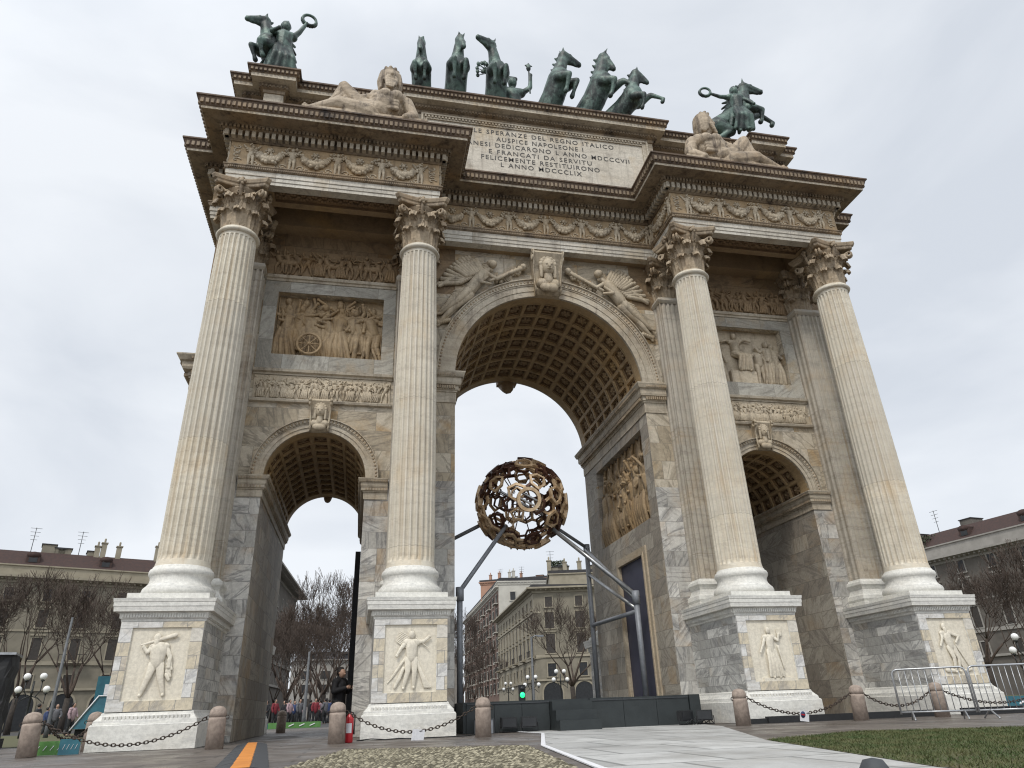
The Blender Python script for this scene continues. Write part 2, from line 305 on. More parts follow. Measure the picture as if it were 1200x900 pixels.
# ------------------------------------------------------------------ figures (unit height, facing -Y)
def human(mb,T=None,le=(.16,-.02,.64),lh=(.17,-.05,.5),re=(-.16,-.02,.64),rh=(-.17,-.05,.5),lk=(.06,-.02,.28),lf=(.07,0,.03),rk=(-.06,-.02,.28),rf=(-.07,0,.03),
          lean=0,head=(0,0),skirt=False,chest=1,n=7,wings=False,k=1,helmet=False,beard=False):
    ch=Vector((lean,0,.73)); nk=Vector((lean*1.25,-.0,.83)); hd=Vector((lean*1.4+head[0],-.015+head[1],.915)); pv=Vector((0,0,.52))
    ls=ch+Vector((.10,0,.055)); rs=ch+Vector((-.10,0,.055)); lh_=pv+Vector((.055,0,-.02)); rh_=pv+Vector((-.055,0,-.02))
    A=lambda a,b,r0,r1: mb.cap(a,b,r0*k,r1*k,n=n,T=T)
    A(pv,ch,.082,.095*chest); A(ls,rs,.055,.055); A(ch,nk,.06,.034); mb.sphere(hd,.062*k,n=n+1,sc=(.85,.95,1.15),T=T)
    if helmet: mb.cap(hd+Vector((0,.05,.03)),hd+Vector((0,-.02,.085)),.03,.02,n=n,T=T)
    if beard: A(hd+Vector((0,-.04,-.04)),hd+Vector((0,-.05,-.11)),.04,.02)
    for s_,e,h in ((ls,le,lh),(rs,re,rh)):
        A(s_,e,.036,.029); A(e,h,.028,.02); mb.sphere(h,.026*k,n=n,T=T)
    for h0,kn,ft in ((lh_,lk,lf),(rh_,rk,rf)):
        A(h0,kn,.06,.042); A(kn,ft,.04,.026); A(ft,Vector(ft)+Vector((.0,-.07,-.01)),.024,.018)
    if skirt:
        kk=(Vector(lk)+Vector(rk))/2; ff=(Vector(lf)+Vector(rf))/2
        for i in range(7):
            o=Vector(((i-3)*.03,-.03+.012*(i%2),0)); A(pv+o*.7,kk+o*1.2,.05,.035); A(kk+o*1.2,ff+o*1.6+Vector((0,0,.02)),.035,.03)
    if wings:
        for sx in (-1,1):
            for i in range(6):
                A(ch+Vector((sx*.05,.05,.03)),ch+Vector((sx*(.2+.03*i),.09,.28-.12*i)),.03,.015)
def rhorse(mb,T=None,n=8,walk=0):
    # a side-on horse for reliefs, facing +X, length about 1, height about 1
    A=lambda a,b,r0,r1: mb.cap(a,b,r0,r1,n=n,T=T)
    A((-.28,0,.55),(.2,0,.57),.14,.135); A((.22,0,.62),(.38,0,.86),.11,.065); A((.38,0,.88),(.54,0,.76),.062,.035)
    A((.22,-.04,.5),(.30+walk,-.05,.3),.055,.035); A((.30+walk,-.05,.3),(.24+walk*1.6,-.05,.03),.03,.025)
    A((.18,.04,.5),(.18,.05,.28),.055,.035); A((.18,.05,.28),(.2,.05,.03),.03,.025)
    A((-.3,-.04,.5),(-.26,-.05,.3),.08,.04); A((-.26,-.05,.3),(-.36,-.05,.03),.032,.025)
    A((-.32,.04,.5),(-.4,.05,.28),.07,.035); A((-.4,.05,.28),(-.32,.05,.03),.03,.025)
    A((-.4,0,.62),(-.5,0,.35),.035,.03)
    for i in range(4): A((.2+.05*i,0,.74+.055*i),(.14+.05*i,0,.72+.055*i),.03,.02)
rng=random.Random(7)
def rpose(r,skirt=None):
    d={}
    sw=r.uniform(-.08,.08)
    d['lk']=(.06+r.uniform(-.02,.07),-.06,.28+r.uniform(0,.03)); d['lf']=(.07+r.uniform(-.04,.12),0,.03)
    d['rk']=(-.06-r.uniform(-.02,.07),-.03,.28); d['rf']=(-.07-r.uniform(-.04,.12),0,.03)
    for s_,e,h in ((1,'le','lh'),(-1,'re','rh')):
        a=r.choice([-70,-60,-20,10,40,60]); b=a+r.uniform(10,100)*r.choice([1,1,-.3]); x=.1*s_+.14*cos(R(a))*s_; z=.78+.14*sin(R(a))
        d[e]=(x,-.05,z); d[h]=(x+.13*cos(R(b))*s_,-.1,z+.13*sin(R(b)))
    d['lean']=sw; d['head']=(r.uniform(-.02,.02),-.01); d['skirt']=r.random()<.5 if skirt is None else skirt
    return d
def crowd(mb,x0,x1,z0,h,n,r,T,dep=.8,jig=.1,rows=1):
    dep=dep*1.9
    # n relief figures standing between x0 and x1; T maps (x, out, z) to the world
    for q in range(rows):
        for i in range(n):
            x=x0+(x1-x0)*(i+.5+(.5 if q%2 else 0)*(1 if i<n-1 else -1)*.8)/n+r.uniform(-jig,jig); hh=h*r.uniform(.86,1.0); fl=r.choice([-1,1])
            zz=z0+q*h*.13
            tr=lambda v,x=x,hh=hh,zz=zz,fl=fl: T(Vector((x+v.x*hh*fl*1.08,v.y*hh*dep+q*.06,zz+v.z*hh)))
            human(mb,T=tr,n=6,k=1.12,helmet=r.random()<.3,**rpose(r))
            if r.random()<.3: mb.cap((.2,-.05,.1),(.22,-.05,1.05),.012,.01,n=5,T=tr)

# ================================================================== GROUND
def struct(mb,name,mats,kind='structure'):
    o=mb.obj(name,mats); o['kind']=kind; return o
def poly(mb,pts,z,m=0): mb.add([(x,y,z) for x,y in pts],[tuple(range(len(pts)))],m)
def paving(name,c1,c2,bw,bh,mort,wet=.5,rot=0,bump=.4,stain=(.05,.045,.04),rough=.45,mcol=.35):
    m,t,N,L,b=newmat(name); tc=N.new('ShaderNodeTexCoord'); mp=N.new('ShaderNodeMapping'); mp.inputs['Rotation'].default_value=(0,0,rot); L.new(tc.outputs['Object'],mp.inputs[0])
    bt=N.new('ShaderNodeTexBrick'); bt.inputs['Color1'].default_value=(0,0,0,1); bt.inputs['Color2'].default_value=(1,1,1,1); bt.inputs['Scale'].default_value=1
    bt.inputs['Mortar Size'].default_value=mort; bt.inputs['Brick Width'].default_value=bw; bt.inputs['Row Height'].default_value=bh; L.new(mp.outputs[0],bt.inputs['Vector'])
    sp=N.new('ShaderNodeSeparateColor'); L.new(bt.outputs['Color'],sp.inputs[0])
    c=mixc(N,L,sp.outputs[0],c1,c2); c=mixc(N,L,ramp(N,L,noise(N,L,tc.outputs['Object'],.8,7,.65,.5),.42,.7,0,wet),c,stain)
    c=mixc(N,L,ramp(N,L,noise(N,L,tc.outputs['Object'],30,4,.7),.3,.7,0,.35),c,tuple(x*.6 for x in c1)); c=mixc(N,L,ramp(N,L,noise(N,L,tc.outputs['Object'],2.6,8,.75,1.0),.5,.62,0,.4),c,tuple(x*.55 for x in c1))
    c=mixc(N,L,bt.outputs['Fac'],c,tuple(x*mcol for x in c1)); L.new(c,b.inputs['Base Color'])
    L.new(ramp(N,L,noise(N,L,tc.outputs['Object'],1.1,5,.6),.35,.65,rough-.18,rough+.25),b.inputs['Roughness'])
    mm=N.new('ShaderNodeMath'); mm.operation='MULTIPLY_ADD'; mm.inputs[1].default_value=-1; L.new(bt.outputs['Fac'],mm.inputs[0]); L.new(noise(N,L,tc.outputs['Object'],12,6,.7),mm.inputs[2])
    bp=N.new('ShaderNodeBump'); bp.inputs['Strength'].default_value=bump; bp.inputs['Distance'].default_value=.02; L.new(mm.outputs[0],bp.inputs['Height']); L.new(bp.outputs[0],b.inputs['Normal']); return m
MT['slab']=paving('wet_granite_slabs',(.17,.145,.125),(.105,.088,.075),1.3,.62,.022,.6)
MT['walk']=paving('white_marble_walkway',(.56,.56,.54),(.40,.40,.385),1.1,1.6,.03,.75,stain=(.25,.24,.225),rough=.55,mcol=.4)
MT['asph']=plain('dark_asphalt',(.06,.058,.055),(.04,.039,.038),.8,2)
g=MB(); poly(g,[(-700,-300),(700,-300),(700,900),(-700,900)],-.02); struct(g,'ground',MT['asph'])
g=MB(); poly(g,[(-40,-40),(45,-40),(45,22),(-40,22)],-.008); struct(g,'pavement',MT['slab'])
g=MB(); wk=[(-1.9,.45),(-1.75,-1.6),(-3.05,-6.9),(-3.62,-11.29),(-4.2,-18),(-.9,-18),(-1.45,-12.9),(-.2,-8.3),(2.35,-2.0),(2.9,.45)]; poly(g,wk[::-1],.002)
for a,b in zip(wk[:5],wk[1:5]):
    d=(Vector(b)-Vector(a)).normalized(); nn=Vector((-d.y,d.x))*-1
    ea=Vector(a); eb=Vector(b); w=.07
    g.add([(ea.x,ea.y,.0),(eb.x,eb.y,.0),(eb.x,eb.y,.012),(ea.x,ea.y,.012),(ea.x-nn.x*w,ea.y-nn.y*w,.012),(eb.x-nn.x*w,eb.y-nn.y*w,.012)],[(0,1,2,3),(3,2,5,4)],1)
struct(g,'marble_path',[MT['walk'],MT['white']])
# cobbles: real rounded pebbles
def cobble_mat():
    m,t,N,L,b=newmat('river_cobble'); oi=N.new('ShaderNodeTexCoord'); at=N.new('ShaderNodeAttribute'); at.attribute_name='tint'
    c=mixc(N,L,at.outputs['Fac'],(.07,.06,.035),(.42,.38,.27)); L.new(c,b.inputs['Base Color']); b.inputs['Roughness'].default_value=.5; return m
MT['cob']=cobble_mat(); MT['mud']=plain('earth_between_cobbles',(.055,.05,.03),(.03,.028,.018),.9,20)
cob=[(-6.45,-9.2),(-5.87,-5.4),(-3.25,-6.9),(-3.80,-11.3),(-4.4,-18),(-7.6,-18)]
g=MB(); poly(g,cob,.0); struct(g,'cobble_bed',MT['mud'])
def inpoly(x,y,P):
    c=False; j=len(P)-1
    for i in range(len(P)):
        if (P[i][1]>y)!=(P[j][1]>y) and x<(P[j][0]-P[i][0])*(y-P[i][1])/(P[j][1]-P[i][1])+P[i][0]: c=not c
        j=i
    return c
g=MB(); tint=[]; r=random.Random(3); y=-14.5
while y<-5.3:
    st=.062; x=-7.2
    while x<-3.2:
        xx=x+r.uniform(-.012,.012); yy=y+r.uniform(-.012,.012)
        if inpoly(xx,yy,cob):
            rad=r.uniform(.026,.036); t_=r.random()
            n0=len(g.f); a=r.uniform(0,PI)
            vs=[(0,0,.8)]+[(cos(2*PI*i/6),sin(2*PI*i/6)*.8,.45) for i in range(6)]+[(1.15*cos(2*PI*i/6),.95*sin(2*PI*i/6),-.2) for i in range(6)]
            vs=[(xx+rad*(v[0]*cos(a)-v[1]*sin(a)),yy+rad*(v[0]*sin(a)+v[1]*cos(a)),.002+rad*v[2]) for v in vs]
            g.add(vs,[(0,1+i,1+(i+1)%6) for i in range(6)]+[(1+i,7+i,7+(i+1)%6,1+(i+1)%6) for i in range(6)],0,True); tint+=[t_*t_]*(len(g.f)-n0)
        x+=st
    y+=st*.95
o=struct(g,'cobbles',MT['cob'],'stuff'); at=o.data.attributes.new('tint','FLOAT','FACE'); at.data.foreach_set('value',tint)
# lawns
def grass_mat():
    m,t,N,L,b=newmat('grass_blade'); tc=N.new('ShaderNodeTexCoord')
    c=mixc(N,L,ramp(N,L,noise(N,L,tc.outputs['Object'],2.2,5,.65),.35,.65),(.045,.075,.016),(.10,.10,.035)); L.new(c,b.inputs['Base Color']); b.inputs['Roughness'].default_value=.7; return m
MT['grass']=grass_mat(); MT['soil']=plain('lawn_soil',(.075,.085,.03),(.09,.075,.035),.95,4)
def lawn(name,P,dens,seed,h=.05):
    g=MB(); poly(g,P,.006); struct(g,name+'_bed',MT['soil'])
    r=random.Random(seed); g=MB(); xs=[p[0] for p in P]; ys=[p[1] for p in P]
    A=(max(xs)-min(xs))*(max(ys)-min(ys))
    for i in range(int(A*dens)):
        x=r.uniform(min(xs),max(xs)); y=r.uniform(min(ys),max(ys))
        if not inpoly(x,y,P): continue
        a=r.uniform(0,2*PI); l=r.uniform(.5,1)*h; w=.004+.003*(y+18)/10; dx,dy=cos(a)*w,sin(a)*w; ox,oy=r.uniform(-.03,.03),r.uniform(-.03,.03)
        g.add([(x-dx,y-dy,.004),(x+dx,y+dy,.004),(x+ox,y+oy,l)],[(0,1,2)])
    struct(g,name,MT['grass'],'stuff')
lawn('lawn_grass',[(-.2,-8.3),(1.9,-7.3),(4.3,-8.4),(6.5,-9.4),(6.5,-14),(-1.3,-14),(-1.45,-12.9)],1600,5,.04)
g=MB(); poly(g,[(-60,6),(-13.6,6),(-13.6,40),(-60,40)],.004); poly(g,[(14,8),(80,8),(80,70),(14,70)],.004); struct(g,'grass_field',MT['soil'])

# ================================================================== THE ARCH
ARCH=empty('triumphal_arch',(0,5.4,0),'white marble triumphal arch with three passages, fluted columns and a crowded bronze roofline','triumphal arch')
def part(mb,name,mats,parent=ARCH):
    o=bpy.data.objects.new(name,mb.mesh(name,mats)); COL.objects.link(o); o.parent=parent
    if parent is ARCH: o.location=(0,-5.4,0)
    return o
a_,b_=4.59,10.0; YW=1.9; YB=8.9; XB=11.1
WA,ZA=3.22,10.38; WS,ZS,XS=1.43,6.77,7.295
# --- walls
def arch_face(mb,x0,x1,z1,xc,w,zs,y,m=0,n=28,flip=False):
    pts=[(xc-w*cos(PI*i/n),zs+w*sin(PI*i/n)) for i in range(n+1)]
    for i in range(n):
        (ax,az),(bx,bz)=pts[i],pts[i+1]; q=[(ax,y,az),(bx,y,bz),(bx,y,z1),(ax,y,z1)]
        mb.quad(*(q if not flip else q[::-1]),m)
    if x0<xc-w: q=[(x0,y,zs),(xc-w,y,zs),(xc-w,y,z1),(x0,y,z1)]; mb.quad(*(q if not flip else q[::-1]),m)
    if x1>xc+w: q=[(xc+w,y,zs),(x1,y,zs),(x1,y,z1),(xc+w,y,z1)]; mb.quad(*(q if not flip else q[::-1]),m)
def rect_holes(mb,x0,x1,z0,z1,holes,P,m=0):
    xs=sorted({x0,x1,*[h[0] for h in holes],*[h[1] for h in holes]}); zs=sorted({z0,z1,*[h[2] for h in holes],*[h[3] for h in holes]})
    for i in range(len(xs)-1):
        for j in range(len(zs)-1):
            cx,cz=(xs[i]+xs[i+1])/2,(zs[j]+zs[j+1])/2
            if any(h[0]<cx<h[1] and h[2]<cz<h[3] for h in holes): continue
            mb.quad(P(xs[i],zs[j]),P(xs[i+1],zs[j]),P(xs[i+1],zs[j+1]),P(xs[i],zs[j+1]),m)
ZT=15.3
wl=MB()
for y,fl in ((YW,False),(YB,True)):
    for s in (-1,1):
        xa,xb=(-XB,-WA) if s<0 else (WA,XB); xc=s*XS
        f=lambda x,z,y=y:(x,y,z)
        G=lambda X0,X1,Z0,Z1,H=[],m=0: rect_holes(wl,X0,X1,Z0,Z1,H,f,m)
        G(xa,xc-WS,0,ZS); G(xc+WS,xb,0,ZS)
        arch_face(wl,xa,xb,9.15,xc,WS,ZS,y,1)
        x0,x1=(-8.95,-5.6) if s<0 else (5.6,8.95)
        hol=[(x0,x1,10.7,12.96)] if not fl else []
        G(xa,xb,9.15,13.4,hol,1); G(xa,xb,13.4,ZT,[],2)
        if not fl:
            y2=y+.3
            wl.quad((x0,y,12.96),(x1,y,12.96),(x1,y2,12.96),(x0,y2,12.96),1); wl.quad((x0,y,10.7),(x1,y,10.7),(x1,y2,10.7),(x0,y2,10.7),1)
            wl.quad((x0,y,10.7),(x0,y2,10.7),(x0,y2,12.96),(x0,y,12.96),1); wl.quad((x1,y,10.7),(x1,y2,10.7),(x1,y2,12.96),(x1,y,12.96),1)
    arch_face(wl,-WA,WA,ZT,0,WA,ZA,y,1,36)
for s in (-1,1): wl.quad((s*XB,YW,0),(s*XB,YB,0),(s*XB,YB,ZT),(s*XB,YW,ZT))
part(wl,'wall',[MT['wall'],MT['bay'],MT['bay_shade']])
# passage walls
for s in (-1,1):
    pw=MB()
    for x in (s*(XS-WS),s*(XS+WS)): pw.quad((x,YW,0),(x,YB,0),(x,YB,ZS),(x,YW,ZS))
    x=s*WA; rect_holes(pw,YW,YB,0,ZA,[(2.55,7.45,5.95,9.0),(3.45,5.75,0,4.95)],lambda a,z,x=x:(x,a,z))
    d=s*.3
    for (y0,y1,z0,z1) in ((2.55,7.45,5.95,9.0),(3.45,5.75,0,4.95)):
        pw.quad((x,y0,z0),(x+d,y0,z0),(x+d,y0,z1),(x,y0,z1)); pw.quad((x,y1,z0),(x+d,y1,z0),(x+d,y1,z1),(x,y1,z1)); pw.quad((x,y0,z1),(x+d,y0,z1),(x+d,y1,z1),(x,y1,z1)); pw.quad((x,y0,z0),(x+d,y0,z0),(x+d,y1,z0),(x,y1,z0))
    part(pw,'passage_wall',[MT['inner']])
# --- coffered vaults
def vault(xc,w,zs,y0,y1,na,ny,name):
    mb=MB(); ri=w; ro=w+.16
    def P(t,y,r): return (xc-r*cos(t),y,zs+r*sin(t))
    bt=.10; m0=.07
    ey=.45
    t0s=[PI*(bt/ PI*0+i/na) for i in range(na+1)]; ys=[y0+ey+(y1-y0-2*ey)*j/ny for j in range(ny+1)]
    for (ya,yb) in ((y0,y0+ey),(y1-ey,y1)):
        for i in range(na*3): ta,tb=PI*i/(na*3),PI*(i+1)/(na*3); mb.quad(P(ta,ya,ri),P(tb,ya,ri),P(tb,yb,ri),P(ta,yb,ri))
    g=.095
    for i in range(na):
        for j in range(ny):
            ta,tb=t0s[i],t0s[i+1]; ya,yb=ys[j],ys[j+1]; dt=(tb-ta)*g/1.0; dy=(yb-ya)*g*.8
            levels=[(0,ri,0),(1,ri,0),(1,ri+.05,0),(1.45,ri+.05,0),(1.45,ri+.08,1),(1.9,ri+.09,2),(1.9,ri+.13,1)]
            prev=None
            for k_,r_,mm in levels:
                A=(ta+dt*k_,tb-dt*k_,ya+dy*k_,yb-dy*k_); q=[P(A[0],A[2],r_),P(A[1],A[2],r_),P(A[1],A[3],r_),P(A[0],A[3],r_)]
                if prev is not None and prev!=q:
                    for e in range(4): mb.quad(prev[e],prev[(e+1)%4],q[(e+1)%4],q[e],mm)
                prev=q
            mb.quad(*prev,1)
            tm,ym=(ta+tb)/2,(ya+yb)/2; c=Vector(P(tm,ym,ri+.12)); sz=min((tb-ta)*w,yb-ya)*.27
            nrm=Vector((cos(tm),0,-sin(tm))); ax1=Vector((sin(tm),0,cos(tm))); ax2=Vector((0,1,0))
            for q in range(6):   # rosette petals
                aa=PI*q/3; mb.cap(c+nrm*.03,c+(ax1*cos(aa)+ax2*sin(aa))*sz*.8+nrm*.02,sz*.3,sz*.36,2,n=5)
            mb.cap(c,c+nrm*.1,sz*.35,sz*.25,2,n=5)
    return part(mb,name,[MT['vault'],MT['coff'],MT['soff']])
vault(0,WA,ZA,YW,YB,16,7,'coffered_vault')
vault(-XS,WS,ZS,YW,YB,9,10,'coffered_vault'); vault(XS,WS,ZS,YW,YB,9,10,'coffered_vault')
# --- archivolts
def archivolt(xc,w,zs,wid,y,sgn,name,beads):
    mb=MB(); n=48
    prof=[(0,0),(0,.05),(.3,.05),(.3,.075),(.62,.075),(.62,.10),(.70,.10),(.70,.13),(.93,.13),(.95,.19),(1,.19),(1,0)]
    prof=[(w+p*wid,y-sgn*q) for p,q in prof]; prof[0]=(w-.002,y+sgn*.05)
    vs=[];fs=[]
    for i in range(n+1):
        t=PI*i/n; vs+=[(xc-r*cos(t),yy,zs+r*sin(t)) for r,yy in prof]
    k=len(prof)
    for i in range(n):
        for j in range(k-1): fs.append((i*k+j,i*k+j+1,(i+1)*k+j+1,(i+1)*k+j))
    mb.add(vs,fs)
    r=w+wid*.815
    for i in range(beads):
        t=PI*(i+.5)/beads; mb.sphere((xc-r*cos(t),y-sgn*.13,zs+r*sin(t)),PI*r/beads*.36,1,5,(1,.6,1))
    part(mb,name,[MT['trim'],MT['cap']])
for y,s in ((YW,1),(YB,-1)):
    archivolt(0,WA,ZA,.65,y,s,'archivolt',96)
    for sx in (-1,1): archivolt(sx*XS,WS,ZS,.37,y,s,'archivolt',50)
# --- imposts
def impost_prof(z0,z1,p):
    h=z1-z0; return [(0,z0),(.03,z0),(.03,z0+h*.35),(.06,z0+h*.35),(.06,z0+h*.40),(.10,z0+h*.42),(.10,z0+h*.55),(.55*p,z0+h*.57),(.62*p,z0+h*.64),(.62*p,z0+h*.80),(.8*p,z0+h*.82),(p,z0+h*.96),(p,z1),(0,z1)]
def dent_row(mb,p,q,nrm,z0,z1,d0,d1,sp,wd,m=1):
    p=Vector(p); q=Vector(q); l=(q-p).length; n=max(1,int(l/sp)); u=(q-p)/l; nn=Vector(nrm)
    for i in range(n):
        c=p+u*(l*(i+.5)/n); A=c-u*wd/2+nn*d0; B=c+u*wd/2+nn*d0; C=c+u*wd/2+nn*d1; D=c-u*wd/2+nn*d1
        vs=[(A.x,A.y,z0),(B.x,B.y,z0),(C.x,C.y,z0),(D.x,D.y,z0),(A.x,A.y,z1),(B.x,B.y,z1),(C.x,C.y,z1),(D.x,D.y,z1)]
        mb.add(vs,[(0,1,2,3),(7,6,5,4),(0,4,5,1),(1,5,6,2),(2,6,7,3),(3,7,4,0)],m)
def impost(path,z0,z1,p):
    mb=MB(); mb.sweep(path,impost_prof(z0,z1,p),0,False); h=z1-z0
    for a,b in zip(path,path[1:]):
        d=(Vector(b)-Vector(a)).normalized(); n=(d.y,-d.x)
        dent_row(mb,a,b,n,z0+h*.44,z0+h*.54,.09,.55*p,.075,.045)
        dent_row(mb,a,b,n,z0+h*.84,z0+h*.92,.7*p,.93*p,.07,.04)
    part(mb,'impost',[MT['trim'],MT['cap']])
PH=.62   # pilaster half width
impost([(-a_+PH,YW),(-WA,YW),(-WA,YB),(-a_+PH,YB)],9.35,10.36,.3); impost([(a_-PH,YB),(WA,YB),(WA,YW),(a_-PH,YW)],9.35,10.36,.3)
for s in (-1,1):
    L0,L1=(-b_+PH,-XS-WS) if s<0 else (a_+PH,XS-WS); impost([(L0,YW),(L1,YW),(L1,YB),(L0,YB)],6.15,6.75,.2)
    L0,L1=(-XS+WS,-a_-PH) if s<0 else (XS+WS,b_-PH); impost([(L1,YB),(L0,YB),(L0,YW),(L1,YW)],6.15,6.75,.2)
impost([(-b_-PH,YB),(-XB,YB),(-XB,YW),(-b_-PH,YW)],9.35,10.36,.42); impost([(b_+PH,YW),(XB,YW),(XB,YB),(b_+PH,YB)],9.35,10.36,.42)
# --- columns, pilasters, pedestals
def shaft_mesh():
    mb=MB(); nf=24; 
    def rad(t): return .60-.075*max(0,(t-.3)/.7)**1.6
    def ring(z,r,d):
        o=[]
        for i in range(nf):
            for k,dd in ((0,0),(.12,0),(.25,.6),(.5,1),(.75,.6),(.88,0)):
                t=2*PI*(i+k)/nf; rr=r-d*dd*1.7; o.append((rr*cos(t),rr*sin(t),z))
        return o
    z0,z1=3.80,13.46; vs=[]; zz=[(z0,0),(z0+.14,0),(z0+.16,.02),(z0+.26,.042)]+[(z0+.26+(z1-z0-.5)*i/10,.042) for i in range(1,11)]+[(z1-.13,.02),(z1-.11,0),(z1,0)]
    for z,d in zz: vs+=ring(z,rad((z-z0)/(z1-z0))+(.03 if z==z0 else 0),d)
    c=nf*6; fs=[]
    for k in range(len(zz)-1):
        for i in range(c): fs.append((k*c+i,k*c+(i+1)%c,(k+1)*c+(i+1)%c,(k+1)*c+i))
    mb.add(vs,fs,0,False)
    rt_=rad(1); mb.lathe([(rt_,13.44),(rt_+.07,13.46),(rt_+.1,13.51),(rt_+.07,13.56),(rt_+.02,13.57),(rt_+.03,13.62),(rt_-.02,13.64)],40)
    return mb
def base_mb(sq=False):
    mb=MB(); prof=[(.765,3.12),(.795,3.15),(.81,3.22),(.79,3.29),(.75,3.33),(.72,3.36),(.68,3.42),(.665,3.50),(.675,3.56),(.69,3.58),(.72,3.62),(.72,3.68),(.70,3.73),(.66,3.75),(.65,3.79),(.62,3.81)]
    mb.lathe(prof,48); mb.box(-.86,.86,-.86,.86,2.985,3.12)
    return mb
def leaf(mb,ang,r0,z0,z1,wd,out,T=None,m=0):
    # acanthus leaf: rises along the bell, curls outwards at the top, ribbed and lobed
    n=9; k=8; vs=[]; h=z1-z0
    for i in range(n):
        t=i/(n-1)
        if t<.7: rr=r0+out*.25*(t/.7)**2; z=z0+h*t/.7*.92
        else:
            q=(t-.7)/.3; rr=r0+out*.25+out*.75*sin(q*PI/2); z=z0+h*.92+h*.09*sin(q*PI)-h*.16*q*q
        w=wd*(.85+.45*sin(PI*min(t*1.15,1)))*(1-.35*max(0,(t-.75)/.25)**2)*(1+.07*cos(t*PI*8))
        for j in range(k):
            s_=j/(k-1)*2-1; c=rr-.06*s_*s_+(.014 if j%2 else -.014)+.02*(1-abs(s_))
            vs.append((c,s_*w/2,z-.03*abs(s_)*h))
    fs=[(i*k+j,i*k+j+1,(i+1)*k+j+1,(i+1)*k+j) for i in range(n-1) for j in range(k-1)]
    o=len(vs); vs+=[(v[0]-.035,v[1],v[2]) for v in vs]; fs+=[tuple(q+o for q in f[::-1]) for f in fs]
    for i in range(n-1): fs+=[(i*k,(i+1)*k,(i+1)*k+o,i*k+o),((i)*k+k-1,i*k+k-1+o,(i+1)*k+k-1+o,(i+1)*k+k-1)]
    fs+=[tuple(((n-1)*k+j,(n-1)*k+j+1,(n-1)*k+j+1+o,(n-1)*k+j+o)) for j in range(k-1)]
    ca,sa=cos(ang),sin(ang); mb.add([(v[0]*ca-v[1]*sa,v[0]*sa+v[1]*ca,v[2]) for v in vs],fs,m,False)
def capital_mb():
    mb=MB(); z0,z1=13.62,15.26
    mb.lathe([(.47,z0),(.47,z0+.9),(.52,z0+1.15),(.62,z0+1.34),(.64,z0+1.38)],32)
    for i in range(8):
        leaf(mb,2*PI*i/8,.50,z0,z0+.62,.38,.27); leaf(mb,2*PI*(i+.5)/8,.49,z0+.2,z0+1.08,.40,.38)
    for i in range(4):
        a=PI/4+PI/2*i
        for s in (-1,1):   # corner volutes
            pts=[]
            for k in range(7): t=k/6; pts.append((.50+.36*t**1.5,s*(.22*(1-t)+.05),z0+.85+.42*t**.8))
            for k in range(1,12): th=PI/2-k*.55; rr=.12*(1-k/14); pts.append((.86+rr*cos(th),s*.05,z0+1.17+rr*sin(th)))
            ca,sa=cos(a),sin(a); mb.tube([(x*ca-y*sa,x*sa+y*ca,z) for x,y,z in pts],[.035+.02*(k/18) for k in range(18)],0,6)
        b=PI/2*i; ca,sa=cos(b),sin(b)
        for s in (-1,1):   # inner helices
            pts=[(.52+.05*k/6,s*(.26-.20*k/6),z0+.85+.36*(k/6)**.8) for k in range(7)]+[(.60,s*(.06+.05*cos(q)),z0+1.2+.05*sin(q)) for q in (1.5,.6,-.5,-1.6,-2.6)]
            mb.tube([(x*ca-y*sa,x*sa+y*ca,z) for x,y,z in pts],.028,0,5)
        mb.sphere((.72*ca,.72*sa,z0+1.5),.105,0,8); 
        for q in range(5): th=2*PI*q/5; mb.sphere((.74*ca-.09*cos(th)*sa,.74*sa+.09*cos(th)*ca,z0+1.5+.09*sin(th)),.06,0,6)
        mb.cap((.60*ca,.60*sa,z0+1.08),(.70*ca,.70*sa,z0+1.4),.05,.06,0,6)
        for s in (-1,1): leaf(mb,a+s*.24,.54,z0+.75,z0+1.2,.2,.26)
    # abacus with concave sides and cut corners
    def aba(r,c,z):
        pts=[]
        for i in range(4):
            a=PI/4+PI/2*i; 
            p0=Vector((r*cos(a)*1.0,r*sin(a),0)); tdir=Vector((-sin(a),cos(a),0))
            pts+=[p0-tdir*.07,p0+tdir*.07]
            p1=Vector((r*cos(a+PI/2),r*sin(a+PI/2),0))-Vector((-sin(a+PI/2),cos(a+PI/2),0))*.07
            q0=p0+tdir*.07
            for k in range(1,8):
                t=k/8; p=q0.lerp(p1,t); d=Vector((cos(a+PI/4),sin(a+PI/4),0)); pts.append(p-d*c*sin(PI*t))
        return [(p.x,p.y,z) for p in pts]
    rings=[aba(.98,.15,z0+1.38),aba(1.02,.16,z0+1.41),aba(1.03,.16,z0+1.48),aba(1.09,.17,z0+1.51),aba(1.14,.18,z0+1.60),aba(1.14,.18,z1-.004)]
    k=len(rings[0]); vs=sum(rings,[]); fs=[(i*k+j,i*k+(j+1)%k,(i+1)*k+(j+1)%k,(i+1)*k+j) for i in range(len(rings)-1) for j in range(k)]
    fs+=[tuple(range(k-1,-1,-1)),tuple(range(5*k,6*k))]; mb.add(vs,fs)
    return mb
